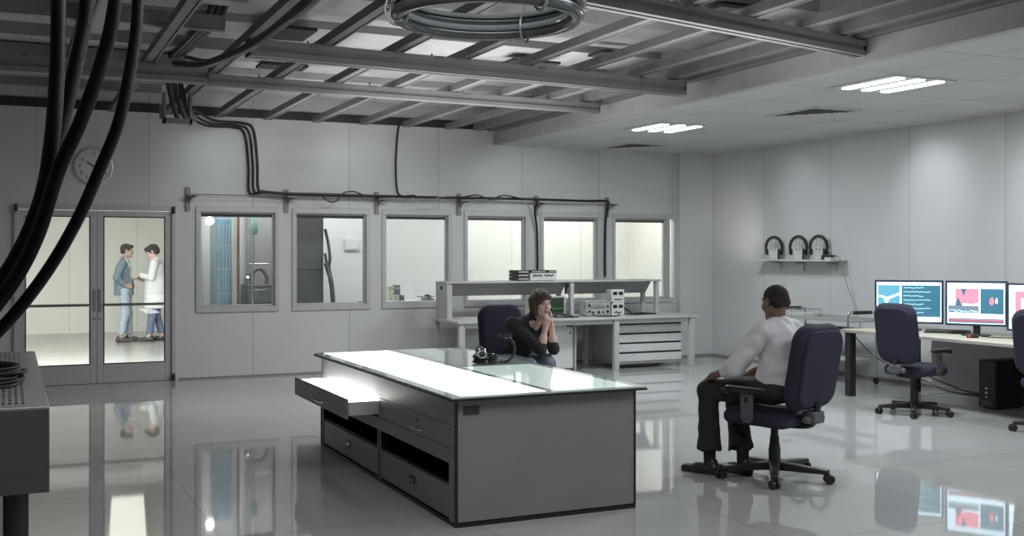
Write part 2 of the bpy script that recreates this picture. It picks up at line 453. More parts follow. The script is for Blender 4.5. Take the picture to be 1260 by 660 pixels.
# ------------------------------------------------------------------ glazed double door
d = struct(thing('door_1', None, None, ((DX0+DX1)/2, YB, 0)))
xm = .0; hw = (DX1-DX0)/2
f = MB(); e = .05
f.box((-hw-e, -.03, 0), (-hw, .05, DZ)).box((hw, -.03, 0), (hw+e, .05, DZ)).box((-hw-e, -.03, DZ), (hw+e, .05, DZ+e))
f.build('door_frame', frame_m, d, bev=.005)
for sgn in (-1, 1):
    x0, x1 = (-hw+.001, -.001) if sgn < 0 else (.001, hw-.001)
    st = .075; z0, z1 = .235, 2.055
    lf = MB().box((x0, .0, .003), (x0+st, .045, DZ-.006)).box((x1-st, 0, .003), (x1, .045, DZ-.006))
    lf.box((x0+st, 0, .003), (x1-st, .045, z0)).box((x0+st, 0, z1), (x1-st, .045, DZ-.006))
    leaf = lf.build('door_leaf', frame_m, d, bev=.004)
    gk = MB()
    a, c = x0+st, x1-st
    gk.box((a, -.002, z0), (a+.012, .02, z1)).box((c-.012, -.002, z0), (c, .02, z1)).box((a+.012, -.002, z0), (c-.012, .02, z0+.012)).box((a+.012, -.002, z1-.012), (c-.012, .02, z1))
    gk.build('gasket', dark_m, leaf, smooth=0)
    MB().box((a+.012, .012, z0+.012), (c-.012, .018, z1-.012)).build('pane', gpane, leaf, smooth=0)
    MB().box((a, -.045, .952), (c, -.02, .985)).box((a+.01, -.022, .955), (a+.035, .002, .982)).box((c-.035, -.022, .955), (c-.01, .002, .982)).build('push_bar', mat('bar_grey', (.2, .2, .2), .35, metal=.5), leaf, bev=.004)
    px = x1-.045 if sgn < 0 else x0+.012
    MB().box((px, -.006, .88), (px+.032, 0, 1.16)).cyl((px+.016, -.012, .80), (px+.016, 0, .80), .014).build('lock_plate', alu_m, leaf, bev=.002)
MB().box((-hw, .046, 0), (hw, .07, .02)).build('threshold', dark_m, d, smooth=0)  # added dark strip, blocks light leaking under the leaves
MB().box((-.02, .046, .02), (.02, .055, DZ-.01)).build('astragal', dark_m, d, smooth=0)  # added strip, stops light leaking through the middle gap
# pivots at the head and foot of the frame
h = MB()
for z in (.02, DZ-.01): h.cyl((hw+.02, -.055, z-.02), (hw+.02, -.055, z+.07), .018, n=12).box((hw+.0, -.055, z), (hw+.04, -.03, z+.05))
h.cyl((-hw-.02, -.055, DZ-.03), (-hw-.02, -.055, DZ+.06), .018, n=12)
h.build('pivot', dark_m, d)

# ------------------------------------------------------------------ rooms beyond the glass
YC = 23.4
struct(MB().box((-3.2, YB+.071, -.12), (12, YC+.1, 0)).build('floor_corridor', bfloor_m, smooth=0))
struct(MB().box((-3.2, YC, 0), (4.6, YC+.1, 3.0)).build('wall_corridor', cream_m, smooth=0))
struct(MB().box((-3.3, YB+T, 0), (-3.2, YC, 3.0)).build('wall_corridor_side', cream_m, smooth=0))
struct(MB().box((4.6, 16.36, 0), (4.7, YC+.1, 3.0)).build('wall_corridor_end', cream_m, smooth=0))
struct(MB().box((-3.3, YB+T, 3.0), (10.0, YC+.1, 3.1)).build('ceiling_corridor', mat('corridor_ceiling', (.6, .6, .58), .7), smooth=0))
struct(MB().box((6.56, 16.27, 0), (9.9, 16.36, 3.0)).build('wall_booth_cream', cream_m, smooth=0))
struct(MB().box((2.20, 16.28, 0), (6.56, 16.36, 3.0)).build('wall_booth', seam_mat('booth_wall_panels', (.66, .67, .66), .5, [(0, 6.44, 1.29)], seam=.75, width=.006), smooth=0))
struct(MB().box((2.155, YB+T, 0), (2.20, 16.36, 3.0)).build('wall_booth_side', cream_m, smooth=0))
struct(MB().box((9.82, YB+T, 0), (9.9, 16.28, 3.0)).build('wall_booth_end', cream_m, smooth=0))

# ------------------------------------------------------------------ open steel ceiling
beams = []
k = 0
yy = 13.95
pat = [.62, .5, .7, .55, .8, .5, .66, .74, .52, .7, .6, .8]
while yy > 1.0:
    w = pat[k % len(pat)]
    # wide pale girders spanning the room, with dark slots between
    b = MB()
    z0 = 3.62 + .05*((k*7) % 3)
    y0, y1 = yy-w, yy
    b.box((XL, y0, z0), (XS-.06, y1, z0+.03))
    b.box((XL, y0, z0+.03), (XS-.06, y0+.03, z0+.34)).box((XL, y1-.03, z0+.03), (XS-.06, y1, z0+.34))
    o = struct(b.build('ceiling_beam', panel_m, smooth=0))
    yy = y0 - (.12+.08*((k*5) % 4)); k += 1

def u_poly(w, h, t=.008):
    return [(-w/2, 0), (w/2-.034, 0), (w/2-.034, .012), (w/2-.018, .012), (w/2-.018, 0), (w/2, 0), (w/2, h), (-w/2, h)]
ords = ['first', 'second', 'third', 'fourth', 'fifth', 'sixth', 'seventh', 'eighth', 'ninth', 'tenth', 'eleventh', 'twelfth']
xsY = [5.52, 4.90, 4.30, 3.66, 3.02, 2.40, 1.78, 1.15, .52]
for i, X in enumerate(xsY):
    o = MB().prism(u_poly(.10, .07), 2.0, 14.0, lambda u, v, w: (u, w, v)).build('steel_strut', steel_m, smooth=20, loc=(X, 0, 3.32))
    tag(o, 'slotted grey steel strut running to the end wall, %s from the plain ceiling edge' % ords[i], 'strut', 'slotted steel struts under the ceiling')
# paired channels along the plain ceiling
for i, X in enumerate((6.22, 5.98)):
    o = MB().prism(u_poly(.12, .10), 1.5, 14.05, lambda u, v, w: (u, w, v)).build('edge_channel', steel_m, smooth=20, loc=(X, 0, 3.33))
    tag(o, ['wide grey steel channel hugging the plain ceiling edge', 'wide grey steel channel one step in from the plain ceiling edge'][i], 'channel', 'steel channels along the ceiling edge')
def rail_poly(w, h, g=.018):
    return [(-w/2, 0), (-g, 0), (-g, g), (g, g), (g, 0), (w/2, 0), (w/2, h*.35), (w/2-g, h*.35), (w/2-g, h*.65), (w/2, h*.65), (w/2, h), (-w/2, h), (-w/2, h*.65), (-w/2+g, h*.65), (-w/2+g, h*.35), (-w/2, h*.35)]
rails = [((1.70, 10.60), (6.12, 10.86), .10, .11, 'aluminium rail hung below the struts nearer the end wall, crossing the ceiling'),
         ((1.74, 8.76), (6.10, 9.12), .15, .14, 'deep aluminium rail crossing the middle of the open ceiling'),
         ((3.0, 6.02), (6.25, 6.78), .12, .12, 'aluminium rail passing beside the hanging ring'),
         ((-2.4, 10.36), (1.66, 10.27), .14, .15, 'wide pale rail above the ends of the thick black hoses')]
for (a, c, w, h, lab) in rails:
    A = Vector((a[0], a[1], 0)); B = Vector((c[0], c[1], 0)); L = (B-A).length
    rz = math.atan2(B.y-A.y, B.x-A.x)
    t = thing('ceiling_rail', lab, 'rail', (A.x, A.y, 3.315-h), rz, 'aluminium rails under the struts')
    MB().prism(rail_poly(w, h), 0, L, lambda u, v, q: (q, u, v)).build('rail_profile', alu_m, t, smooth=20)
    MB().box((-.006, -w/2, 0), (-.0005, w/2, h)).build('end_cap', dark_m, t)
    MB().box((L+.0005, -w/2, 0), (L+.006, w/2, h)).build('end_cap', dark_m, t)
    for q in (.12*L, .38*L, .62*L, .88*L):
        MB().box((q-.03, -w/2-.02, h-.02), (q+.03, w/2+.02, h)).cyl((q, w/2+.012, h), (q, w/2+.012, h+.05), .008, n=8).build('clamp', steel_m, t)
# pale U section running along the room between the black hoses
tag(MB().prism(u_poly(.16, .12), 5.2, 9.6, lambda u, v, w: (u, w, v)).build('pale_rail_channel', alu_m, smooth=20, loc=(.66, 0, 3.42)), 'short pale channel seen between the thick black hoses', 'channel')
# small boxes and a vertical hanger by the corner of the rails
p0 = at_y(218, 122, 12.0)
t = thing('cable_hanger', 'grey perforated drop hanger carrying cables down from the rails', 'hanger', (p0.x, 12.0, 2.98))
MB().box((-.15, -.05, 0), (-.12, .05, .33)).box((.12, -.05, 0), (.15, .05, .33)).box((-.15, -.05, 0), (.15, -.035, .06)).build('side_plate', steel_m, t, bev=.003)
MB().box((-.18, -.02, .05), (-.15, .02, .2)).build('arm', alu_m, t, bev=.003)
MB().box((.15, -.02, .03), (.20, .02, .1)).build('arm', alu_m, t, bev=.003)

# pale bars over the hoses, dark plates painted as shaded openings under the girders
for yb, zb in ((7.0, 3.50), (8.1, 3.5), (9.1, 3.46), (11.3, 3.5), (12.2, 3.46), (13.2, 3.5)):
    struct(MB().box((XL, yb, zb), (1.62, yb+.13, zb+.10)).box((XL, yb+.02, zb-.02), (1.62, yb+.11, zb)).build('ceiling_beam', alu_m, smooth=0))
rnd = random.Random(11)
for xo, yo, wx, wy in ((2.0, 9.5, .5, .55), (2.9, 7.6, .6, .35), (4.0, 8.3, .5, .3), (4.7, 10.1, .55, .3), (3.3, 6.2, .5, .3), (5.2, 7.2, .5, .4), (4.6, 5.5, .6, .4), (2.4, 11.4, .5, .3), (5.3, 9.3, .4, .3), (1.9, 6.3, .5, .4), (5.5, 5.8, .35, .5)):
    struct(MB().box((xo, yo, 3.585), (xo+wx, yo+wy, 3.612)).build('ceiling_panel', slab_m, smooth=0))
# ------------------------------------------------------------------ tile ceiling fixtures
def troffer(x, y, label):
    t = thing('ceiling_light', label, 'light', (x, y, ZC), 0, 'recessed fluorescent fittings')
    W, D = .74, .80
    f = MB().box((-W/2, -D/2, -.012), (-W/2+.025, D/2, -.001)).box((W/2-.025, -D/2, -.012), (W/2, D/2, -.001)).box((-W/2+.025, -D/2, -.012), (W/2-.025, -D/2+.025, -.001)).box((-W/2+.025, D/2-.025, -.012), (W/2-.025, D/2, -.001))
    f.build('frame', white_m, t, bev=.002)
    MB().box((-W/2+.025, -D/2+.025, -.006), (W/2-.025, D/2-.025, -.001)).build('reflector', mat('reflector_grey', (.30, .31, .33), .5), t)
    for x in (-.235, 0, .235):
        MB().box((x-.05, -D/2+.05, -.022), (x+.05, D/2-.05, -.007)).build('tube', lamp_m, t, bev=.006)
    return t
troffer(7.32, 7.52, 'lit three-tube ceiling light nearer the viewer, over the seated man')
troffer(7.33, 11.28, 'lit three-tube ceiling light farther down, before the end wall')
def vent(x, y, label):
    t = thing('ceiling_vent', label, 'vent', (x, y, ZC), 0, 'triangular ceiling vents')
    a = .64; c = .78
    MB().prism([(0, 0), (a, 0), (0, c)], -.012, -.001, lambda u, v, w: (u, v, w)).build('grille', mat('vent_dark', (.035, .035, .037), .6), t)
    f = MB()
    f.box((-.02, -.02, -.018), (a, 0, -.001)).box((-.02, 0, -.018), (0, c, -.001))
    f.build('frame', white_m, t, bev=.002)
    for k in range(1, 7):
        q = k/7
        MB().box((0, c*q-.004, -.017), (a*(1-q), c*q+.004, -.0125)).build('slat', mat('vent_slat', (.06, .06, .062), .5), t)
vent(7.72, 9.05, 'dark triangular vent beside the ceiling light over the seated man')
vent(7.88, 13.05, 'dark triangular vent near the end wall')
# ------------------------------------------------------------------ materials of the furniture
grey_lam = mat('grey_laminate', (.20, .205, .21), .42, var=.05, scale=3)
grey_lam2 = mat('pale_grey_laminate', (.36, .365, .37), .4, var=.04, scale=3)
edge_m = mat('black_edging', (.010, .010, .011), .45)
bench_m = mat('bench_grey', (.46, .465, .455), .42, var=.04)
navy_m = mat('navy_fabric', (.020, .020, .042), .85, var=.25, scale=60, bump=.25, bscale=350)
plast_m = mat('black_plastic', (.016, .016, .018), .4, var=.2, scale=30)
greyplast_m = mat('grey_plastic', (.10, .10, .105), .42)
chrome_m = mat('satin_chrome', (.55, .56, .57), .22, metal=.9)
steel2_m = mat('dark_sheet_steel', (.095, .098, .105), .42, metal=.3, var=.1, scale=3)
perf_m = mat('brushed_steel_top', (.42, .425, .43), .32, metal=.25, var=.08, scale=4, stretch=(30, 1, 1))
desk_m = mat('cream_desk_top', (.62, .58, .46), .42, var=.05, scale=4)
green_glass = mat('pale_green_glass', (.50, .60, .58), .03, spec=.9, var=.05, scale=2)

# ------------------------------------------------------------------ light table
t = thing('light_table', 'long grey light table with glowing glass top and one drawer open, mid-floor', 'table', (2.36, 5.87, 0))
W, D, H = 1.21, 2.98, .745                       # local: x across, y along, z up; the drawer side is x = 0
b = MB()
b.box((.34, .0, .02), (W, D, H))                # core behind the shelf slots
b.box((0, 0, .59), (.34, D, H))
b.box((0, 0, .36), (.34, 1.44, .448)).box((0, 1.44, .36), (.34, D, .442))
for y0, y1 in ((0, .10), (1.40, 1.47), (D-.06, D)): b.box((0, y0, .02), (.34, y1, .36))
for y0, y1 in ((0, .06), (1.40, 1.44), (D-.03, D)): b.box((0, y0, .448), (.34, y1, .59))
b.build('cabinet_body', grey_lam, t, smooth=0)
MB().box((.012, -.012, .028), (W-.006, -.0, H)).build('end_panel', grey_lam, t, bev=.002)
e = MB()
e.box((-.004, -.016, .0), (W+.004, D+.004, .022))
e.box((-.006, -.016, .022), (.010, -.002, H)).box((W-.006, -.016, .022), (W+.006, 0, H)).box((-.006, D-.008, .022), (.006, D+.004, .36))
e.box((-.003, 1.425, .022), (.0, 1.445, .36))
e.build('edging', edge_m, t, smooth=0)
for y0, y1 in ((.10, 1.40), (1.47, D-.06)):
    MB().box((.015, y0, .225), (.335, y1, .235)).box((.325, y0, .235), (.339, y1, .359)).box((.015, y0, .352), (.325, y1, .3595)).box((.003, y0+.0005, .2355), (.325, y0+.006, .3515)).box((.003, y1-.006, .2355), (.325, y1-.0005, .3515)).build('shelf_recess', edge_m, t, smooth=0)
    dr = MB().box((.004, y0+.012, .032), (.30, y1-.012, .222)).build('drawer', grey_lam2 if False else grey_lam, t, bev=.002)
    ym = (y0+y1)/2
    h = MB().box((.0, ym-.05, .115), (.0035, ym+.05, .165)).build('recessed_pull', edge_m, dr, smooth=0)
    MB().box((-.003, ym-.03, .13), (.0, ym+.04, .143)).build('pull_lip', chrome_m, dr, smooth=0)
# closed drawer of the near half
dr = MB().box((-.002, .062, .452), (.33, 1.396, .587)).build('drawer', grey_lam, t, bev=.002)
MB().tube([(-.002, .56, .485), (-.022, .56, .485), (-.022, .72, .485), (-.002, .72, .485)], .0055, 8, curve=0).build('handle', chrome_m, dr)
MB().cyl((-.008, .64, .545), (-.002, .64, .545), .009).build('keyhole', plast_m, dr)
# the open drawer of the far half, a lamp tray inside
dr = thing('drawer_pulled_out', None, None, (-.235, 1.445, .445)); dr.parent = t
dr.name = 'open_drawer'
Ld = D-.045-1.445
b = MB().box((0, 0, 0), (.018, Ld, .14))
b.build('drawer_front', grey_lam, dr, bev=.002)
b = MB().box((.018, .02, .02), (.52, Ld-.02, .03)).box((.018, .02, .03), (.52, .034, .115)).box((.018, Ld-.034, .03), (.52, Ld-.02, .115)).box((.506, .034, .03), (.52, Ld-.034, .115))
b.build('drawer_tray', white_m, dr, bev=.002)
MB().box((.03, .05, .09), (.49, Ld-.05, .128)).build('lamp_panel', glow('drawer_lamp', (1.0, 1.0, .95), 6.5), dr, bev=.004)
MB().tube([(0, .62, .04), (-.02, .62, .04), (-.02, .80, .04), (0, .80, .04)], .0055, 8, curve=0).build('handle', chrome_m, dr)
MB().cyl((-.006, .71, .10), (0, .71, .10), .009).build('keyhole', plast_m, dr)
# top: dark edged glass slab with the lamp field under the drawer side half
ov = .055
MB().box((-ov, -.075, H), (W+ov, D+.05, H+.013)).build('glass_edge', edge_m, t, bev=.002)
MB().box((-ov+.006, -.069, H+.013), (W+ov-.006, D+.044, H+.024)).build('glass_top', green_glass, t, bev=.002)
MB().box((.02, -.03, H+.024), (.575, D-.02, H+.0265)).build('lamp_field', glow('table_lamp_field', (.97, 1.0, .93), 1.35), t, smooth=0)
MB().box((.64, -.03, H+.024), (W-.02, 1.45, H+.0255)).build('clear_field', mat('milky_glass', (.70, .80, .77), .05, spec=.9, emit=(.8, 1, .95), estr=.38), t, smooth=0)
MB().box((.64, 1.50, H+.024), (W-.02, D-.02, H+.0255)).build('clear_field', green_glass, t, smooth=0)
MB().box((.045, -.0165, .655), (.145, -.0125, .705)).build('sticker', mat('dark_sticker', (.035, .037, .045), .4), t, smooth=0)

# coiled head-set lying on the glass
c = at_z(594, 447, H+.03)
t = thing('cabled_headset', 'shiny black cabled headset lying on the glowing glass table top', 'headset', (c.x+.02, c.y, H+.0275), R(-20))
b = MB()
for i in range(5): b.torus((0, 0, .012+.012*i), .092-.006*(i % 3), .0075, nu=36, nv=8)
gloss_m = mat('gloss_black', (.02, .02, .022), .12, spec=.8)
b.build('cable_coil', gloss_m, t)
b = MB().torus((.0, .0, .075), .10, .011, ax='x', a0=R(-5), a1=R(185), nu=24, M=Matrix.Translation((0.05, 0, .090)) @ Matrix.Rotation(R(78), 4, 'Y') @ Matrix.Rotation(R(90), 4, 'Z'))
b.build('headband', gloss_m, t)
for s in (-1, 1):
    b = MB().lathe([(0, -.022), (.03, -.022), (.04, -.012), (.04, .01), (.03, .02), (0, .02)], 20, M=Matrix.Translation((-.03, .085*s, .085)) @ Matrix.Rotation(R(70*s), 4, 'X'))
    e = b.build('ear_cup', gloss_m, t)
    MB().torus((0, 0, 0), .03, .007, M=Matrix.Translation((-.03, .085*s, .085)) @ Matrix.Rotation(R(70*s), 4, 'X') @ Matrix.Translation((0, 0, -.02*1)), nu=20, nv=8).build('ear_ring', chrome_m, e)
MB().tube([(.1, .05, .012), (.15, .05, .010), (.18, .0, .010), (.15, -.05, .010), (.10, -.05, .014)], .006, 8).build('plug_lead', gloss_m, t)

# ------------------------------------------------------------------ perforated steel table by the hoses
t = thing('perforated_table', 'heavy steel table with perforated top and deep dark sides, under the hanging hoses', 'table', (-1.55, 5.42, 0))
TW, TD, TZ = 1.72, 3.10, .90
b = MB().box((0, 0, .50), (TW, .03, TZ-.012)).box((TW-.03, .03, .50), (TW, TD, TZ-.012)).box((0, .03, .50), (.03, TD, TZ-.012)).box((.03, TD-.03, .50), (TW-.03, TD, TZ-.012)).box((.03, .03, .50), (TW-.03, TD-.03, .51))
b.build('side_panel', steel2_m, t, bev=.004)
pm = mat('perforated_steel', (.50, .505, .51), .36, metal=.2, var=.06, scale=3)
nt = pm.node_tree; N = nt.nodes; L = nt.links; bs = N['Principled BSDF']
tc = N.new('ShaderNodeTexCoord'); sx = N.new('ShaderNodeSeparateXYZ'); L.new(tc.outputs['Object'], sx.inputs[0])
acc = None
for a in (0, 1):
    m1 = N.new('ShaderNodeMath'); m1.operation = 'DIVIDE'; L.new(sx.outputs[a], m1.inputs[0]); m1.inputs[1].default_value = (.028, .100)[a]
    fr = N.new('ShaderNodeMath'); fr.operation = 'FRACT'; L.new(m1.outputs[0], fr.inputs[0])
    sb = N.new('ShaderNodeMath'); sb.operation = 'SUBTRACT'; L.new(fr.outputs[0], sb.inputs[0]); sb.inputs[1].default_value = .5
    sq = N.new('ShaderNodeMath'); sq.operation = 'MULTIPLY'; L.new(sb.outputs[0], sq.inputs[0]); L.new(sb.outputs[0], sq.inputs[1])
    if acc is None: acc = sq
    else:
        ad = N.new('ShaderNodeMath'); L.new(acc.outputs[0], ad.inputs[0]); L.new(sq.outputs[0], ad.inputs[1]); acc = ad
lt = N.new('ShaderNodeMath'); lt.operation = 'LESS_THAN'; L.new(acc.outputs[0], lt.inputs[0]); lt.inputs[1].default_value = .080
src = bs.inputs['Base Color'].links[0].from_socket
mx = N.new('ShaderNodeMix'); mx.data_type = 'RGBA'; L.new(lt.outputs[0], mx.inputs[0]); L.new(src, mx.inputs[6]); mx.inputs[7].default_value = (.008, .008, .009, 1)
L.new(mx.outputs[2], bs.inputs['Base Color'])
iv = N.new('ShaderNodeMath'); iv.operation = 'SUBTRACT'; iv.inputs[0].default_value = .25; L.new(lt.outputs[0], iv.inputs[1]); iv.use_clamp = True
L.new(iv.outputs[0], bs.inputs['Metallic'])
MB().box((0, 0, TZ-.012), (TW, TD, TZ-.003)).build('rim_sheet', perf_m, t, bev=.003)
MB().box((.09, .14, TZ-.003), (TW-.09, TD-.14, TZ)).build('perforated_top', pm, t, smooth=0)
for x, y in ((TW-.14, .12), (.14, .12), (TW-.14, TD-.12), (.14, TD-.12)):
    MB().cyl((x, y, .0), (x, y, .50), .055, n=24).cyl((x, y, 0), (x, y, .03), .075, n=24).build('leg', plast_m, t)
c = Vector((-.16, 6.42, TZ))
b = MB()
for i in range(8):
    b.torus((.012*math.sin(i*2.1), .012*math.cos(i*1.7), .024+.010*i), .235-.013*(i % 4), .0095, M=Matrix.Translation(c) @ Matrix.Rotation(R(3*math.sin(i*1.3)), 4, 'X'), nu=56, nv=8)
b.tube([c+Vector((.22, -.05, .014)), c+Vector((.14, -.26, .014)), c+Vector((-.15, -.36, .012)), c+Vector((-.5, -.30, .012)), c+Vector((-.9, -.34, .012))], .0085, 8)
tag(b.build('cable_coil', black_m), 'coil of black cable lying on the perforated steel table', 'cable')

# ------------------------------------------------------------------ office chair
def make_chair(label, loc, rz):
    t = thing('office_chair', label, 'chair', loc, rz, 'navy swivel chairs')
    # backrest: soft pad with rounded corners, narrower towards the foot, leaning back
    Rm = Matrix.Rotation(R(9), 3, 'X')
    s = Sdf(.0085)
    s.pad((0, -.275, .815), .232, .300, .125, .052, .048, Rm)
    s.ell((0, -.262, .70), (.19, .045, .12), Rm, k=.05)
    s.mesh('backrest', navy_m, t)
    s = Sdf(.009); s.pad((0, -.325, .805), .205, .27, .11, .016, .014, Rm); s.mesh('back_shell', navy_m, t)
    s = Sdf(.0085)
    s.pad((0, .02, .442), .242, .235, .10, .048, .042, Matrix.Rotation(R(90), 3, 'X'))
    s.ell((0, .20, .440), (.20, .06, .042), None, k=.06)
    s.mesh('seat', navy_m, t)
    MB().box((-.12, -.15, .395), (.12, .16, .418)).box((-.06, -.10, .36), (.06, .06, .395)).build('seat_plate', plast_m, t, bev=.01)
    # back support bar bending under the seat
    b = MB().tube([(0, .0, .39), (0, -.18, .395), (0, -.27, .42), (0, -.30, .50), (0, -.31, .57)], .022, 10)
    b.build('back_support', plast_m, t)
    b = MB().box((-.06, -.325, .425), (.06, -.235, .51)).cyl((-.10, -.28, .455), (.10, -.28, .455), .026)
    b.build('tilt_housing', greyplast_m, t, bev=.012)
    for sx in (-1, 1):
        s = Sdf(.007)
        s.cap((sx*.275, .15, .650), (sx*.285, -.11, .655), .026, .022, k=.02)
        s.cap((sx*.275, .15, .645), (sx*.272, .20, .630), .024, .018, k=.02)
        s.cut((0, 0, .671), (0, 0, 1))
        a = s.mesh('armrest', plast_m, t)
        b = MB().box((sx*.262-.012, -.02, .44), (sx*.262+.012, .07, .632))
        b.box((min(sx*.10, sx*.274), .0, .418), (max(sx*.10, sx*.274), .055, .445))
        b.build('arm_support', greyplast_m, a, bev=.008)
        MB().box((sx*.262+sx*.012-.002, .015, .56), (sx*.262+sx*.012+.002, .035, .60)).build('button', edge_m, a, smooth=0)
    b = MB().lathe([(.0, .11), (.036, .11), (.038, .2), (.030, .26), (.028, .3), (.024, .301), (.024, .36)], 20)
    b.build('gas_column', plast_m, t)
    MB().lathe([(0, .055), (.035, .055), (.052, .075), (.052, .10), (.036, .115), (0, .115)], 24).build('hub', plast_m, t)
    for k in range(5):
        a = R(69.5+72*k); dx, dy = math.cos(a), math.sin(a)
        M = Matrix.Rotation(a, 4, 'Z')
        b = MB()
        b.add([(.03, -.034, .062), (.03, .034, .062), (.03, .034, .122), (.03, -.034, .122), (.345, -.023, .062), (.345, .023, .062), (.345, .021, .094), (.345, -.021, .094)],
              [(0, 1, 2, 3), (7, 6, 5, 4), (0, 4, 5, 1), (1, 5, 6, 2), (2, 6, 7, 3), (3, 7, 4, 0)], M=M)
        leg = b.build('leg', plast_m, t, bev=.007)
        ca = MB()
        for s_ in (-1, 1):
            ca.lathe([(0, -.011), (.026, -.011), (.032, -.005), (.032, .005), (.026, .011), (0, .011)], 18, M=Matrix.Translation((dx*.345, dy*.345, .0325)) @ Matrix.Rotation(a+R(35), 4, 'Z') @ Matrix.Translation((0, s_*.018, 0)) @ Matrix.Rotation(R(90), 4, 'X'))
        ca.cyl((dx*.34, dy*.34, .03), (dx*.34, dy*.34, .07), .011, n=10)
        ca.build('caster', plast_m, leg)
    return t
MAN_LOC = (4.95, 6.22, 0); MAN_RZ = R(18)
chair0 = make_chair('navy swivel chair under the seated man in the white shirt', MAN_LOC, MAN_RZ)
_w = at_d(634, 500, 10.05); WOM_LOC = (_w.x, _w.y, 0); WOM_RZ = R(-176); WOM_BODY = R(-170)
chair0.scale = (1, 1, 1)
dup(chair0, WOM_LOC, WOM_RZ, 'navy swivel chair behind the light table, under the woman')
c3 = dup(chair0, (8.17, 8.10, 0), R(-80), 'empty navy swivel chair in front of the screen with white wave traces')
dup(chair0, (8.43, 6.70, 0), R(-78), 'navy swivel chair cut by the edge of the picture')
for ch in c3.children:
    if ch.name.startswith('leg'): ch.rotation_euler = (0, 0, R(19))
chair0.scale = (1.13, 1.12, 1.0)

# ------------------------------------------------------------------ lab bench under the windows
t = thing('lab_bench', 'long pale grey lab bench with raised shelf under the windows', 'bench', (5.18, 12.80, 0))
BL, BD, BZ = 3.70, .95, .73
MB().box((0, 0, BZ-.035), (BL, BD, BZ)).build('bench_top', bench_m, t, bev=.006)
for x in (.06, 2.34, BL-.13):
    MB().box((x-.03, .02, .0), (x+.05, .08, BZ-.035)).build('leg', bench_m, t, bev=.004)
    MB().box((x-.02, BD-.09, .0), (x+.03, BD-.03, BZ-.035)).build('leg', bench_m, t, bev=.004)
for x0, x1 in ((.12, 2.30), (2.40, BL-.17)):
    MB().box((x0, .04, BZ-.095), (x1, .065, BZ-.035)).build('rail', bench_m, t, bev=.003)
MB().box((.12, .30, .10), (.50, .32, .62)).build('modesty_panel', grey_lam2, t, bev=.003)
MB().box((2.30, BD-.06, .05), (BL-.1, BD-.04, .64)).build('modesty_panel', grey_lam2, t, bev=.003)
# upper shelf: posts, shelf and the sloping cable trough below it
SX0, SX1, SY0, SY1, SZ = .07, 3.33, .48, .90, 1.225
for x in (SX0, 1.89, SX1-.05):
    MB().box((x, SY0+.02, BZ), (x+.055, SY0+.09, SZ-.025)).build('shelf_post', bench_m, t, bev=.003)
    MB().box((x-.04 if x > 1 else x, SY1-.09, BZ), (x+.015 if x > 1 else x+.055, SY1-.03, SZ-.025)).build('shelf_post', bench_m, t, bev=.003)
MB().box((SX0-.03, SY0, SZ-.025), (SX1+.03, SY1, SZ)).build('shelf', bench_m, t, bev=.004)
tr_m = mat('trough_grey', (.30, .305, .30), .45)
for x0, x1 in ((SX0+.06, 1.885), (1.95, SX1-.055)):
    b = MB().prism([(SY0+.14, SZ-.026), (SY0+.155, SZ-.026), (SY1-.10, SZ-.19), (SY1-.10, SZ-.2), (SY1-.12, SZ-.2)], x0, x1, lambda u, v, w: (w, u, v))
    for xe in (x0, x1-.006): b.prism([(SY0+.155, SZ-.027), (SY1-.10, SZ-.027), (SY1-.10, SZ-.19)], xe, xe+.006, lambda u, v, w: (w, u, v))
    tp = b.build('cable_trough', tr_m, t, smooth=0)
    b = MB()
    for q in (.3,):
        xm = x0+(x1-x0)*q
        b.prism([(SY0+.20, SZ-.075), (SY0+.212, SZ-.071), (SY0+.24, SZ-.098), (SY0+.23, SZ-.103)], xm-.13, xm+.13, lambda u, v, w: (w, u-.012, v-.004))
    b.build('socket_strip', greyplast_m, tp, smooth=0)
b = MB().box((SX0-.025, SY0+.0, BZ), (SX0-.001, SY1, SZ-.025))
b.build('end_panel', bench_m, t, bev=.003)
MB().cyl((SX0-.033, SY0+.2, 1.14), (SX0-.025, SY0+.2, 1.14), .03).build('cable_grommet', plast_m, t)

# units standing under the bench
def drawer_unit(x, y, w, d, h, n, label, name='drawer_unit', gap=.012, handle=True, z0=.0, gaps=None):
    t = thing(name, label, 'drawers', (x, y, 0))
    MB().box((0, .02, .03+z0), (w, d, h)).box((.02, .03, z0), (w-.02, d-.02, .03+z0)).build('carcass', bench_m, t, bev=.003)
    hz = (h-.05-z0)/n
    for i in range(n):
        za = .04+z0+i*hz; zb = za+hz-gap
        dr = MB().box((.008, -.002, za), (w-.008, .019, zb)).build('drawer', white_m, t, bev=.003)
        if handle:
            MB().box((w*.62, -.025, zb-.06), (w*.86, -.012, zb-.048)).box((w*.62, -.014, zb-.06), (w*.64, -.002, zb-.048)).box((w*.84, -.014, zb-.06), (w*.86, -.002, zb-.048)).build('handle', plast_m, dr, bev=.002)
        else:
            MB().box((.02, .004, zb), (w-.02, .018, zb+gap*.8)).build('grip_slot', edge_m, dr, smooth=0)
    return t
drawer_unit(5.72, 13.02, .48, .55, .60, 3, 'small pale drawer unit under the bench, partly hidden by the woman')
t = thing('door_cabinet', 'white cabinet with a locked door under the bench beside the small drawer unit', 'cabinet', (6.42, 13.05, 0))
MB().box((0, .02, .03), (.56, .58, .63)).box((.02, .04, 0), (.54, .56, .03)).build('carcass', bench_m, t, bev=.003)
dd = MB().box((.006, -.002, .04), (.554, .018, .624)).build('door', white_m, t, bev=.003)
MB().cyl((.51, -.01, .52), (.51, -.002, .52), .013).build('lock', plast_m, dd)
MB().box((.45, -.012, .60), (.55, -.002, .622)).build('grip', plast_m, dd, bev=.003)
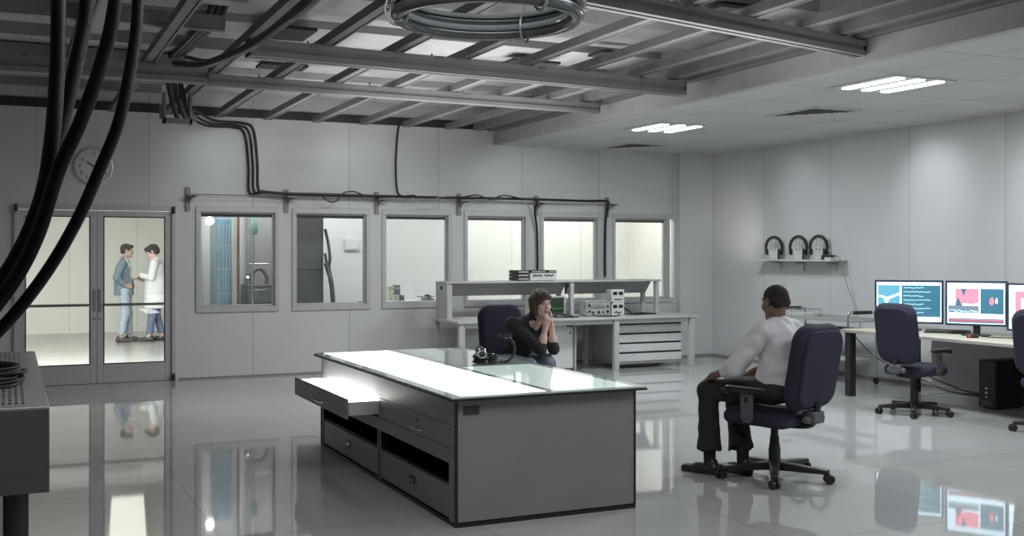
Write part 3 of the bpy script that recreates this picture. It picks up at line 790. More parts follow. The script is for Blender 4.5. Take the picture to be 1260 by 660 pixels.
t = drawer_unit(7.62, 12.96, 1.06, .72, .64, 4, 'wide four-drawer chest under the end of the bench', 'drawer_chest', gap=.026, handle=False, z0=.06)
tag(MB().box((6.98, 13.0, .0), (7.0, 13.66, .62)).build('divider_board', bench_m, bev=.003), 'pale board standing upright under the bench, between cabinet and four-drawer chest', 'board')

# ------------------------------------------------------------------ instruments on the bench
inst_m = mat('instrument_beige', (.52, .525, .48), .45)
x0 = 5.18; Z = BZ+.0005
t = thing('oscilloscope', 'beige instrument with a dark green trace screen on the bench beside the woman', 'instrument', (6.70, 13.12, Z), R(4))
MB().box((-.34, 0, .008), (.20, .16, .285)).box((-.30, .02, 0), (.16, .14, .008)).build('case', inst_m, t, bev=.008)
sc = MB().box((-.15, -.008, .05), (.18, 0, .27)).build('screen_bezel', greyplast_m, t, bev=.004)
MB().box((-.135, -.010, .065), (.165, -.008, .258)).build('screen', mat('green_crt', (.022, .05, .026), .2), sc, smooth=0)
pts = [(-.12+.012*i, -.0115, .12+.012*math.sin(i*1.1)*(1 if 6 < i < 16 else .2)) for i in range(24)]
b = MB().tube(pts, .0018, 6, curve=0)
b.build('trace', glow('trace_green', (.25, .6, .25), .2), sc)
for i in range(4):
    MB().cyl((-.25, -.014, .06+.055*i), (-.25, 0, .06+.055*i), .014).build('knob', plast_m, t)
for i in range(4):
    MB().cyl((-.1+.075*i, -.012, .03), (-.1+.075*i, 0, .03), .011).build('knob', chrome_m, t)
t = thing('signal_generator', 'beige test instrument with a handle and dials, beside the two socket boxes on the bench', 'instrument', (7.415, 13.13, Z))
MB().box((-.19, 0, .01), (.19, .2, .21)).box((-.17, .02, 0), (.17, .18, .01)).build('case', inst_m, t, bev=.01)
MB().box((-.18, -.006, .025), (.18, 0, .195)).build('front_panel', mat('instrument_face', (.42, .44, .40), .4), t, bev=.003)
MB().box((-.13, -.009, .10), (.10, -.006, .17)).build('display', mat('meter_face', (.3, .34, .30), .3), t, smooth=0)
for i, (x, z) in enumerate(((-.15, .07), (-.15, .15), (-.08, .055), (.0, .055), (.07, .055), (.14, .06), (.14, .14))):
    MB().cyl((x, -.024, z), (x, -.006, z), .018 if i % 2 else .013).build('knob', plast_m, t)
MB().tube([(-.200, .05, .11), (-.200, -.06, .19), (-.185, -.07, .20), (.185, -.07, .20), (.200, -.06, .19), (.200, .05, .11)], .008, 8, curve=0).build('handle', chrome_m, t)
for i in range(2):
    lab = ['small white box with two black sockets, on the bench at the foot of its pair', 'small white box with two black sockets, topmost of the pair on the bench'][i]
    t = thing('socket_box', lab, 'box', (7.74, 13.15, Z+i*.182), R(-4), 'white socket boxes')
    MB().box((-.10, 0, 0), (.10, .18, .18)).build('case', white_m, t, bev=.006)
    for sx in (-.045, .045):
        MB().box((sx-.032, -.007, .105), (sx+.032, 0, .150)).build('socket', edge_m, t, bev=.003)
    MB().box((-.06, -.005, .035), (.06, 0, .05)).build('socket_strip', greyplast_m, t, smooth=0)
# devices on the shelf
ZS = SZ+.0005
for i in range(3):
    lab = ['flat dark case on the bench shelf, lowest of its stack', 'flat dark case on the bench shelf, middle of its stack', 'flat dark case on the bench shelf, topmost of its stack'][i]
    t = thing('flat_case', lab, 'case', (6.355, 13.30, ZS+.048*i), 0, 'flat dark cases')
    MB().box((-.09, 0, .005), (.075, .3, .047)).box((-.07, .02, 0), (.06, .28, .005)).build('body', mat('case_dark', (.05, .052, .045), .5), t, bev=.004)
    MB().box((-.08, -.004, .018), (.065, 0, .034)).build('front_strip', bench_m, t, smooth=0)
t = thing('white_recorder', 'white device with rows of small dark buttons on the bench shelf', 'device', (6.64, 13.28, ZS))
MB().box((-.20, 0, .006), (.20, .3, .105)).box((-.17, .02, 0), (.17, .28, .006)).build('case', white_m, t, bev=.006)
for i in range(10):
    MB().box((-.16+.029*i+(.03 if i > 4 else 0), -.006, .055+.012*(i % 2)), (-.140+.029*i+(.03 if i > 4 else 0), 0, .078+.010*(i % 2))).build('button', edge_m, t, smooth=0)
for i, (xa, xb, lab) in enumerate(((-.19, .05, 'long flat dark box lying on the white device on the bench shelf'), (.07, .20, 'short flat dark box lying on the white device on the bench shelf'))):
    t = thing('flat_box', lab, 'box', (6.64, 13.28, ZS+.1055))
    MB().box((xa, .0, 0), (xb, .26, .038)).build('body', mat('case_dark', (.05, .052, .045), .5), t, bev=.004)
    MB().box((xa+.02, -.003, .012), (xb-.02, 0, .024)).build('front_strip', bench_m, t, smooth=0)
def cable(pts, r, label, name='hanging_cable', m=None, group=None, n=10, curve=8):
    return tag(MB().tube(pts, r, n, curve=curve).build(name, m or black_m), label, 'cable', group)
cable([(6.55, 13.05, Z+.012), (6.66, 12.98, Z+.03), (6.8, 13.06, Z+.045), (6.92, 12.96, Z+.018), (6.72, 12.9, Z+.014), (6.58, 12.96, Z+.03), (6.72, 13.02, Z+.055), (6.86, 12.98, Z+.012), (7.00, 12.92, Z+.012)], .0085, 'tangle of black leads on the bench between the green screen and the test instrument', 'lead_tangle')
cable([(7.20, 13.06, Z+.05), (7.22, 12.98, Z+.07), (7.26, 12.96, Z+.016), (7.38, 12.92, Z+.010), (7.54, 12.90, Z+.010), (7.66, 12.98, Z+.02), (7.70, 13.12, Z+.06)], .007, 'black lead looping from the test instrument to the socket boxes', 'instrument_lead')
cable([(7.87, 13.20, Z+.10), (7.90, 13.14, Z+.07), (7.92, 13.07, Z+.03), (7.96, 13.06, Z+.014), (8.1, 13.12, Z+.013), (8.36, 13.14, Z+.013)], .010, 'black lead trailing along the bench away from the socket boxes', 'trailing_lead')
b = MB().prism([(0, 0), (.52, 0), (.5, .012), (.3, .03), (.1, .022)], 0, .12, lambda u, v, w: (7.90+u, 13.22+w, Z+v))
tag(b.build('black_bag', black_m, bev=.005), 'flat black pouch lying on the bench past the socket boxes', 'pouch')
# ------------------------------------------------------------------ computer desk along the side wall
t = thing('computer_desk', 'long cream desk carrying the screens along the side wall', 'desk', (8.50, 4.4, 0))
DL, DW, DZt = 5.10, 1.12, .75
MB().box((0, 0, DZt-.034), (DW, DL, DZt)).build('desk_top', desk_m, t, bev=.004)
MB().box((-.004, 0, DZt-.032), (0, DL, DZt-.004)).box((0, DL, DZt-.032), (DW, DL+.004, DZt-.004)).build('edge_band', mat('desk_edge', (.33, .32, .29), .45), t, smooth=0)
for y in (DL-.10, 2.95, .3):
    m = plast_m if y == DL-.10 else greyplast_m
    if y != 2.95: MB().box((.03, y, .0), (.115, y+.085, DZt-.034)).build('leg', m, t, bev=.004)
    MB().box((DW-.115, y, .0), (DW-.03, y+.085, DZt-.034)).build('leg', m, t, bev=.004)
MB().box((1.085, .4, .10), (1.105, 4.84, DZt-.034)).build('modesty_panel', grey_lam2, t, bev=.003)

# ------------------------------------------------------------------ monitors
def g_(name, r, g, b, s): return glow(name, lin((r/255, g/255, b/255)), s)
scr_white = g_('screen_white', 212, 240, 255, 1.25)
scr_blue = g_('screen_teal', 92, 152, 178, .95)
scr_dark = g_('screen_dark_teal', 62, 110, 132, .8)
scr_pink = g_('screen_pink', 240, 130, 150, 1.0)
scr_line = g_('screen_line', 190, 240, 250, 1.1)
scr_grey = g_('screen_grey', 110, 125, 140, .8)
scr_red = g_('screen_red', 205, 60, 80, 1.0)
bez_m = mat('monitor_bezel', (.03, .045, .075), .35)
SM = [scr_white, scr_blue, scr_dark, scr_pink, scr_line, scr_grey, scr_red]
def monitor(loc, rz, W, H, zb, label, art):
    t = thing('monitor', label, 'screen', (loc[0], loc[1], DZt+.0005), rz, 'desk monitors')
    # local: screen faces -y
    b = MB().box((-W/2, 0, zb), (W/2, .05, zb+H))
    b.build('housing', bez_m, t, bev=.006)
    q = .022
    f = MB().box((-W/2+q, -.0025, zb+q), (W/2-q, -.0005, zb+H-q), 0)
    sw, sh = W-2*q, H-2*q
    def rect(u0, v0, u1, v1, mi, z=-.004):
        f.box((-W/2+q+u0*sw, z, zb+q+v0*sh), (-W/2+q+u1*sw, z+.001, zb+q+v1*sh), mi)
    def line(pts, r, mi, z=-.0055):
        for (a, c), (d, e) in zip(pts, pts[1:]):
            n = Vector((d-a, e-c)); n = Vector((-n.y, n.x)).normalized()*r
            f.add([(-W/2+q+(p+sx*n.x)*sw, z, zb+q+(s+sx*n.y)*sh) for p, s, sx in ((a, c, -1), (d, e, -1), (d, e, 1), (a, c, 1))], [(0, 1, 2, 3)], mi)
    def poly(pts, mi, z=-.0055):
        f.add([(-W/2+q+p*sw, z, zb+q+s*sh) for p, s in pts], [tuple(range(len(pts)))], mi)
    art(rect, line, poly)
    f.build('screen', SM, t, smooth=0)
    MB().box((-.03, .05, zb-.0+.02), (.03, .075, zb+H*.6)).box((-.035, .035, .012), (.035, .07, zb+.12)).build('stand_neck', plast_m, t, bev=.005)
    MB().box((-.13, -.06, 0), (.13, .13, .012)).build('stand_foot', plast_m, t, bev=.004)
def art1(rect, line, poly):
    rect(.02, .12, .36, .92, 1); rect(.39, .12, .985, .92, 2)
    poly([(.02, .62), (.10, .60), (.15, .40), (.20, .56), (.36, .68), (.36, .74), (.22, .65), (.155, .62), (.10, .66), (.02, .67)], 4)
    rnd = random.Random(3)
    for r in range(7):
        y = .86-.105*r
        line([(.42+.028*i, y+rnd.uniform(-.012, .012)) for i in range(16 if r % 2 else 12)], .006, 4)
    rect(.39, .12, .985, .15, 5, -.005)
def art2(rect, line, poly):
    rect(.14, .42, .55, .86, 3); rect(.02, .27, .55, .44, 5, -.0045); rect(.58, .25, .975, .86, 2); rect(.02, .02, .98, .13, 5)
    poly([(.24, .86), (.34, .86), (.29, .66)], 2); poly([(.14, .44), (.19, .66), (.26, .44)], 2); poly([(.44, .48), (.55, .52), (.55, .44), (.27, .44), (.27, .50)], 0)
    poly([(.73, .52), (.76, .46), (.80, .48), (.82, .58), (.79, .66), (.75, .64)], 3); poly([(.83, .52), (.87, .50), (.88, .60), (.85, .66)], 4)
    line([(.02, .075), (.98, .06)], .008, 6); line([(.02, .105), (.98, .10)], .004, 3)
    rnd = random.Random(5)
    line([(.03+.02*i, .30+rnd.uniform(-.02, .04)) for i in range(26)], .006, 4)
def art3(rect, line, poly):
    rect(.1, .3, .9, .86, 3); rect(.2, .4, .5, .7, 4, -.0045); rect(.1, .1, .9, .22, 2)
def face_to(x, y, extra=0): return math.atan2(-(0-x), -(y-0))*0 + math.atan2(x, -y)+PI + R(extra)
c = at_d(1111, 372, 11.95)
monitor((9.02, 9.02), -math.atan2(9.02, 9.02)+R(-2), .715, .478, .075, 'wide screen with white traces on dark teal, behind the empty swivel chair', art1)
monitor((9.05, 8.13), -math.atan2(9.05, 8.13)+R(-10), .60, .465, .10, 'screen with pink and teal charts, behind the black keyboard', art2)
monitor((9.05, 7.36), -math.atan2(9.05, 7.36)+R(-8), .60, .47, .09, 'screen cut by the picture edge, behind the last swivel chair', art3)

# keyboard, mouse, cables on the desk
kc = at_z(1166, 410, DZt)
t = thing('keyboard', 'black keyboard on the cream desk in front of the screens', 'keyboard', (kc.x, kc.y, DZt+.0005), R(-52))
b = MB().prism([(-.08, 0), (.08, 0), (.08, .028), (-.08, .012)], -.23, .23, lambda u, v, w: (w, u, v)); b.build('case', plast_m, t, bev=.003)
b = MB()
for r in range(5):
    for k in range(15):
        y = -.065+.028*r; x = -.215+.029*k; z = .0135+(y+.08)*.1
        b.box((x, y, z), (x+.024, y+.022, z+.008))
b.build('key', greyplast_m, t, bev=0, smooth=0)
mc = at_z(1197, 416, DZt)
t = thing('computer_mouse', 'small black mouse with a red light on the cream desk', 'mouse', (mc.x, mc.y, DZt+.0005), R(-20))
s = Sdf(.005); s.ell((0, 0, .010), (.065, .036, .030), None); s.cut((0, 0, .001), (0, 0, -1)); s.mesh('body', plast_m, t)
MB().ball((-.045, -.018, .018), .011, 10, 8).build('red_light', g_('mouse_red', 225, 30, 40, 1.2), t)
cable([(mc.x+.085, mc.y-.03, DZt+.012), (mc.x+.14, mc.y-.14, DZt+.010), (mc.x+.26, mc.y-.26, DZt+.01), (9.20, 7.70, DZt+.012), (9.34, 7.68, DZt+.012), (9.45, 7.8, DZt+.012)], .005, 'thin lead running from the mouse to the pink chart screen', 'mouse_lead')
# computer under the desk
t = thing('computer_tower', 'black computer tower standing on the floor under the cream desk', 'computer', (9.12, 7.95, 0), 0)
MB().box((.012, 0, .012), (.46, .21, .50)).box((.05, .02, 0), (.42, .19, .012)).build('case', plast_m, t, bev=.006)
MB().box((0, .004, .015), (.012, .206, .495)).build('front_panel', edge_m, t, bev=.005)
for z, h in ((.20, .02), (.155, .02), (.115, .012)): MB().box((-.003, .095, z), (0, .125, z+h)).build('port', white_m, t, smooth=0)
MB().box((-.003, .05, .03), (-.0005, .17, .085)).build('plate', greyplast_m, t, smooth=0)
MB().box((-.0045, .06, .036), (-.003, .16, .08)).build('badge', mat('badge_dark', (.05, .05, .055), .3), t, smooth=0)
for z in (.40, .455): MB().box((-.003, .02, z), (0, .19, z+.004)).build('bay_line', greyplast_m, t, smooth=0)
cable([(9.40, 9.4, .70), (9.30, 9.3, .5), (9.2, 9.05, .30), (9.3, 8.7, .16), (9.5, 8.4, .06), (9.75, 8.3, .012), (9.8, 7.9, .012)], .007, 'dark lead drooping from the desk to the floor beside the tower', 'hanging_lead')
cable([(9.93, 10.9, .56), (9.9, 10.5, .32), (9.88, 10.0, .16), (9.85, 9.6, .09), (9.82, 9.2, .012), (9.85, 8.6, .012)], .006, 'dark lead curving down the wall behind the desk', 'hanging_lead')

# ------------------------------------------------------------------ trolley
t = thing('trolley', 'chrome tube trolley with black grips against the side wall', 'trolley', (9.18, 10.15, 0))
w, l = .44, 1.30
for y in (0, l):
    b = MB().tube([(0, y, .07), (0, y, .80), (.02, y, .86), (.06, y, .88), (w-.06, y, .88), (w-.02, y, .86), (w, y, .80), (w, y, .07)], .013, 10, curve=4)
    fr = b.build('tube_frame', chrome_m, t)
    MB().cyl((.08, y, .88), (w-.08, y, .88), .022, n=14).build('grip', plast_m, fr)
for z in (.30, .62, .76):
    MB().box((.0, -.005, z), (w, l+.005, z+.014)).box((.0, -.005, z+.014), (.012, l+.005, z+.05)).box((w-.012, -.005, z+.014), (w, l+.005, z+.05)).build('tray', mat('tray_grey', (.42, .43, .43), .35, metal=.3), t, bev=.002)
for x in (0, w):
    for y in (0, l):
        MB().torus((x, y, .045), .030, .015, ax='x', nu=20, nv=8).cyl((x, y, .045), (x, y, .09), .009, n=8).build('caster', plast_m, t)
t = thing('wire_basket', 'shallow white wire basket on top of the trolley', 'basket', (9.25, 11.05, .776))
b = MB()
bw, bl, bh = .30, .36, .10
for z in (.006, bh): b.tube([(0, 0, z), (bw, 0, z), (bw, bl, z), (0, bl, z), (0, 0, z)], .005, 6, curve=0)
for k in range(7):
    y = bl*k/6; b.tube([(0, y, bh), (0, y, .006), (bw, y, .006), (bw, y, bh)], .003, 6, curve=0)
for k in range(1, 6):
    x = bw*k/6; b.tube([(x, 0, bh), (x, 0, .006), (x, bl, .006), (x, bl, bh)], .003, 6, curve=0)
b.build('wire_mesh', chrome_m, t)
b = MB().box((.03, .03, .012), (bw-.03, bl-.03, .05)).build('paper_stack', mat('paper', (.66, .66, .63), .7), None, bev=.004, loc=(9.25, 11.05, .776))
tag(b, 'block of pale paper lying in the wire basket', 'paper')

# ------------------------------------------------------------------ shelf with head-sets
y0, y1 = 11.07, 12.77
t = thing('wall_shelf', 'thin pale shelf on the side wall carrying three headsets', 'shelf', (XR, y0, 1.495))
MB().box((-.30, 0, 0), (-.001, y1-y0, .02)).build('shelf_board', white_m, t, bev=.003)
for y in (.20, .85, 1.35):
    MB().box((-.22, y-.012, -.012), (-.001, y+.012, 0)).box((-.02, y-.012, -.13), (-.001, y+.012, -.012)).box((-.16, y-.008, -.04), (-.02, y+.008, -.012)).build('bracket', frame_m, t)
names = ['farthest from the wall plug', 'in the middle of the three', 'beside the black charger']
for i, px in enumerate((951, 981, 1006)):
    p = at_x(px, 318, 9.84)
    lab = ['beside the bare end of the shelf', 'in the middle of the shelf', 'next to the black charger'][i]
    st = thing('headset_stand', 'pale stand with a dark flank under the headset %s' % lab, 'stand', (9.86, p.y, 1.5155), R(-38), 'headset stands')
    k = .12
    MB().box((-.06, -.06, 0), (.05, .045, .155)).build('block', white_m, st, bev=.006)
    MB().box((.051, -.055, 0), (.075, .045, .15)).build('flank', plast_m, st, bev=.004)
    for q in (-.035, .01): MB().cyl((q, -.068, .14), (q, -.06, .14), .008, n=10).build('stud', plast_m, st)
    hs = thing('headset', 'black headset with thick padded headband %s' % lab, 'headset', (9.86, p.y, 1.5155), R(-38), 'headsets on the wall shelf')
    pts = [(.118*math.cos(a), 0, .165+.155*math.sin(a)) for a in [R(-28+q*236/14) for q in range(15)]]
    MB().tube(pts, .014, 10, curve=4, rr=lambda u: .011+.006*math.sin(PI*u)).build('headband', black_m, hs)
    pts = [(.098*math.cos(a), -.005, .165+.128*math.sin(a)) for a in [R(-10+q*200/12) for q in range(13)]]
    MB().tube(pts, .006, 8, curve=4).build('inner_strap', black_m, hs)
    for s_ in (-1, 1):
        cup = MB().lathe([(0, -.022), (.030, -.022), (.042, -.012), (.042, .012), (.034, .022), (0, .022)], 20, M=Matrix.Translation((s_*.100, 0, .105)) @ Matrix.Rotation(R(90), 4, 'Y')).build('ear_cup', black_m, hs)
        MB().torus((0, 0, 0), .014, .004, M=Matrix.Translation((s_*.128, 0, .105)), ax='x', nu=16, nv=6).build('ear_ring', chrome_m, cup)
    for q in (-.05, .03): MB().tube([(q, .0, .30), (q*.5, -.01, .24), (q*.8-.01, -.02, .175)], .0022, 6).build('thin_wire', black_m, hs)
p = at_x(1027, 317, 9.84)
t = thing('charger', 'small black charger lying at the end of the wall shelf', 'charger', (9.80, p.y, 1.5155))
MB().box((-.05, -.02, .035), (.05, .16, .062)).build('body', plast_m, t, bev=.006)
MB().box((-.045, -.02, 0), (.045, .10, .034)).build('foot', white_m, t, bev=.004)
MB().box((-.04, .10, 0), (.04, .17, .034)).build('socket', edge_m, t, bev=.003)
cable([(9.80, p.y-.03, 1.565), (9.84, p.y-.09, 1.54), (9.88, p.y-.12, 1.40), (9.92, p.y-.14, 1.2), (9.96, p.y-.2, 1.0), (9.97, p.y-.27, .82), (9.97, p.y-.35, .60)], .006, 'thin grey lead hanging from the charger down the side wall', 'hanging_lead', m=mat('grey_lead', (.30, .31, .31), .5))
# ------------------------------------------------------------------ people
def skin_mat(name, col): return mat(name, col, .5, var=.07, scale=25, bump=.08, bscale=220)
skin_pale = skin_mat('skin_pale', srgb(222, 188, 174)); lips_pale = skin_mat('lips_pale', srgb(168, 105, 98))
skin_brown = skin_mat('skin_brown', srgb(122, 92, 78)); lips_brown = skin_mat('lips_brown', srgb(105, 70, 65))
skin_mid = skin_mat('skin_mid', srgb(182, 152, 138)); lips_mid = skin_mat('lips_mid', srgb(140, 90, 85))
eye_m = mat('eye_white', (.5, .49, .47), .3); iris_m = mat('iris', (.03, .025, .02), .15)
def V3(*a): return np.array(a, float)
def rotm(yaw=0, pitch=0, roll=0):
    """head frame: yaw about z (positive turns to the person's left), pitch positive looks down"""
    return np.array(Matrix.Rotation(R(yaw), 3, 'Z') @ Matrix.Rotation(R(-pitch), 3, 'X') @ Matrix.Rotation(R(roll), 3, 'Y'))
def head(S, c, M, sc=1., female=False):
    c = V3(*c)
    def P(x, y, z): return c+M @ (V3(x, y, z)*sc)
    q = lambda r: tuple(x*sc for x in r)
    S.ell(P(0, -.018, .034), q((.076, .096, .086)), M, k=.02)
    S.ell(P(0, .022, -.035), q((.060, .066, .086)), M, k=.03)
    S.cap(P(-.046, -.005, -.066), P(-.014, .066, -.102), .024*sc, .016*sc, k=.03)
    S.cap(P(.046, -.005, -.066), P(.014, .066, -.102), .024*sc, .016*sc, k=.03)
    S.ell(P(0, .070, -.100), .020*sc, M, k=.02)
    S.cap(P(-.034, .076, .030), P(.034, .076, .030), .011*sc, k=.018)
    for s in (-1, 1):
        S.ell(P(s*.040, .060, -.026), .024*sc, M, k=.025)
        S.ell(P(s*.031, .096, .006), q((.018, .014, .012)), M, k=.014, sub=True)
        S.ell(P(s*.078, -.008, .000), q((.009, .020, .032)), np.array(M) @ np.array(Matrix.Rotation(R(18*s), 3, 'Z')), k=.006)
        S.ell(P(s*.084, -.002, .000), q((.006, .010, .018)), M, k=.006, sub=True)
    S.cap(P(0, .084, .014), P(0, .106, -.026), .0085*sc, .012*sc, k=.012)
    S.cap(P(-.011, .094, -.031), P(.011, .094, -.031), .0085*sc, k=.008)
    S.ell(P(0, .0865, -.058), q((.022, .010, .0075)), M, k=.008)
    S.ell(P(0, .0845, -.071), q((.019, .010, .008)), M, k=.008)
    S.cap(P(-.02, .098, -.0645), P(.02, .098, -.0645), .0022*sc, k=.004, sub=True)
    return P
def lip_paint(P, M, sc=1.): return (P(0, .090, -.065), V3(.024, .016, .0145)*sc, M, 1)
def eyes(root, P, M, sc=1., brow=None):
    for s in (-1, 1):
        c = P(s*.031, .0785, .006)
        b = MB().ball(c, .0118*sc, 16, 10)
        e = b.build('eye', eye_m, root)
        MB().ball(P(s*.031, .0868, .005), .0052*sc, 10, 8).build('iris', iris_m, e)
        if brow:
            MB().tube([P(s*.014, .0905, .024), P(s*.032, .089, .029), P(s*.050, .074, .025)], .0032*sc, 6).build('eyebrow', brow, root)
def hand(S, w, d, n, e, curl=.5, thumb_in=.3, k=.006, sc=1.):
    """W wrist, D along the fingers, N palm normal (fingers close towards it), E thumb side"""
    w, d, n, e = V3(*w), V3(*d), V3(*n), V3(*e)
    d = d/np.linalg.norm(d); n = n-d*(n @ d); n /= np.linalg.norm(n); e = e-d*(e @ d)-n*(e @ n); e /= np.linalg.norm(e)
    offs = (.029, .010, -.009, -.027); lens = (.070, .079, .073, .057); kn = (.088, .091, .086, .078)
    S.cap(w-d*.02, w+d*.02, .023*sc, .022*sc, k=.02)
    for o, L, kk in zip(offs, lens, kn):
        K = w+(d*kk+e*o)*sc
        S.cap(w+(d*.015+e*o*.55)*sc, K, .0135*sc, .0105*sc, k=.014)
        a = curl*.6; p = K
        for f, r0, r1, add in ((.46, .0098, .0088, 1.1), (.30, .0088, .0080, .8), (.24, .0080, .0068, 0)):
            q = p+(d*math.cos(a)+n*math.sin(a)+e*o*.9*(1-curl))*L*f*sc
            S.cap(p, q, r0*sc, r1*sc, k=k); p = q; a += curl*add
    b = w+(d*.022+e*.022)*sc; t1 = b+(d*.036+e*.028+n*.012*thumb_in*3)*sc; t2 = t1+(d*.030+e*(.012-.02*thumb_in)+n*.03*thumb_in)*sc; t3 = t2+(d*.024-e*.01*thumb_in+n*.012*thumb_in)*sc
    S.cap(b, t1, .0150*sc, .0115*sc, k=.012); S.cap(t1, t2, .0108*sc, .0098*sc, k=k); S.cap(t2, t3, .0098*sc, .0075*sc, k=k)
def shoe(root, name, heel, toe, m, ground, sole_m, r=.040, h=.0065):
    """heel and toe points on the ground"""
    hl, te = V3(*heel), V3(*toe); d = te-hl; d /= np.linalg.norm(d); up = V3(0, 0, 1)
    S = Sdf(h)
    S.cap(hl+up*.035, hl+d*.14+up*.033, r*.92, r, k=.02); S.cap(hl+d*.13+up*.03, te-d*.03+up*.022, r*1.03, r*.72, k=.03)
    S.cap(hl+up*.05+d*.005, hl+up*.085+d*.02, r*.95, r*.98, k=.03)
    S.cut((0, 0, ground+.0015), (0, 0, -1))
    o = S.mesh(name, m, root)
    S = Sdf(h); S.cap(hl+up*.02, hl+d*.14+up*.02, r*.95, r*1.04, k=.02); S.cap(hl+d*.13+up*.02, te-d*.03+up*.02, r*1.05, r*.76, k=.03)
    S.cut((0, 0, ground+.001), (0, 0, -1)).cut((0, 0, ground+.016), (0, 0, 1))
    S.mesh('sole', sole_m, o)
def limb(S, a, b, c, ra, rb, rc, k=.02, bulge=0.):
    S.cap(a, b, ra, rb, k=k); S.cap(b, c, rb, rc, k=k)

sole_m = mat('shoe_sole', (.02, .02, .02), .6); shoe_blk = mat('shoe_leather', (.022, .022, .025), .28, var=.2)
# ---- seated man, seen from behind -----------------------------------------------------------------
def seated_man():
    root = thing('person', 'man in white shirt and dark trousers sitting with his back turned, hand on knee', 'person', (MAN_LOC[0], MAN_LOC[1], .0), MAN_RZ)
    hipL, hipR = V3(-.10, -.05, .632), V3(.10, -.05, .632)
    kL, kR = V3(-.215, .42, .605), V3(.08, .41, .60)
    aL, aR = V3(-.225, .40, .095), V3(-.05, .235, .10)
    pel, wai, che, nek = V3(0, -.045, .66), V3(0, -.045, .775), V3(.01, -.02, .97), V3(.02, -.005, 1.125)
    sL, sR = V3(-.175, -.01, 1.05), V3(.20, -.015, 1.055)
    eL, eR = V3(-.30, .115, .80), V3(.27, .16, .80)
    wL, wR = V3(-.262, .345, .718), V3(.215, .345, .705)
    hc = V3(.02, .012, 1.25); HM = rotm(-12, 8, 0)
    S = Sdf(.006)
    P = head(S, hc, HM)
    S.cap(nek-V3(0, .01, .06), hc+V3(0, -.025, -.05), .060, .052, k=.03)
    limb(S, pel, wai, che, .12, .115, .12, k=.05); S.cap(sL, sR, .055, k=.05)
    limb(S, sL, eL, wL, .047, .038, .026, k=.03); limb(S, sR, eR, wR, .047, .038, .026, k=.03)
    limb(S, hipL, kL, aL, .075, .055, .036, k=.03); limb(S, hipR, kR, aR, .075, .055, .036, k=.03)
    for a in (aL, aR): S.cap(a, a+V3(0, .05, -.060), .030, .020, k=.02)
    hand(S, wL, (.25, .75, -.42), (.1, -.35, -.8), (1, 0, .1), curl=.55, thumb_in=.2)
    hand(S, wR, (-.2, .75, -.42), (-.1, -.35, -.8), (-1, 0, .1), curl=.55, thumb_in=.2)
    S.mesh('body', [skin_brown, lips_brown], root, paint=[lip_paint(P, HM)])
    hair_m = mat('cropped_hair', srgb(42, 35, 32), .85, var=.3, scale=120, bump=.5, bscale=400)
    eyes(root, P, HM, brow=hair_m)
    # cropped hair
    S = Sdf(.0045)
    S.ell(P(0, -.019, .036), (.0795, .0995, .0895), HM, k=.01)
    S.cap(P(-.040, -.066, -.012), P(.040, -.066, -.012), .034, k=.03)
    S.ell(P(0, .105, -.035), (.10, .085, .100), HM, k=.02, sub=True)
    S.ell(P(0, .02, -.10), (.12, .082, .092), HM, k=.02, sub=True)
    S.ell(P(0, -.09, -.125), (.12, .10, .085), HM, k=.02, sub=True)
    for s in (-1, 1): S.ell(P(s*.082, .0, -.005), (.018, .030, .034), HM, k=.008, sub=True)
    S.mesh('hair', hair_m, root)
    # shirt with rolled sleeves, loose at the back
    sh = mat('white_shirt', (.64, .63, .65), .8, var=.05, scale=12, bump=.15, bscale=90)
    S = Sdf(.007)
    S.ell(pel+V3(0, .005, .02), (.180, .145, .12), None, k=.05)
    S.ell(wai+V3(0, -.005, .01), (.172, .142, .13), None, k=.08)
    S.ell(che+V3(0, -.015, -.02), (.188, .138, .15), None, k=.08)
    S.cap(sL+V3(.03, -.01, -.005), sR+V3(-.03, -.01, -.005), .068, k=.06)
    S.cap(V3(-.04, -.02, 1.10), V3(.08, -.02, 1.10), .052, k=.05)
    for s_, e_, w_ in ((sL, eL, wL), (sR, eR, wR)):
        S.cap(s_, e_, .074, .070, k=.045); S.cap(e_, e_+(w_-e_)*.30, .066, .058, k=.03)
        q = e_+(w_-e_)*.38; S.cap(e_+(w_-e_)*.27, q, .056, .054, k=.012)
    S.cap(nek+V3(0, -.012, -.02), nek+V3(0, .0, .012), .066, .062, k=.02)
    S.cap(nek+V3(0, .01, .0), nek+V3(0, .03, .09), .054, .056, k=.008, sub=True)
    S.wr = (.0065, 30)
    shirt = S.mesh('shirt', sh, root)
    S = Sdf(.006)
    S.cap(nek+V3(0, -.014, -.006), nek+V3(0, -.004, .020), .067, .063, k=.01)
    S.cap(nek+V3(0, -.02, -.05), nek+V3(0, .02, .09), .058, .058, k=.006, sub=True)
    S.cut(nek+V3(0, 0, -.02), (0, 0, -1)).cut(nek+V3(0, 0, .022), (0, -.35, 1))
    S.mesh('collar', sh, shirt)
    # trousers, wide at the hem
    tm = mat('charcoal_trousers', (.018, .018, .021), .8, var=.2, scale=15, bump=.15, bscale=120)
    S = Sdf(.0075)
    S.ell(pel+V3(0, .0, -.015), (.175, .150, .105), None, k=.05)
    for h_, k_, a_ in ((hipL, kL, aL), (hipR, kR, aR)):
        S.cap(h_, k_, .098, .078, k=.05)
        S.cap(k_+V3(0, -.004, -.01), k_+(a_-k_)*.55, .074, .074, k=.03)
        S.cap(k_+(a_-k_)*.55, a_+(k_-a_)*.06, .074, .098, k=.02)
        S.cap(a_+(k_-a_)*.02, a_+(a_-k_)*.2, .115, .115, k=.006, sub=True)
    S.wr = (.0035, 26)
    S.mesh('trousers', tm, root)
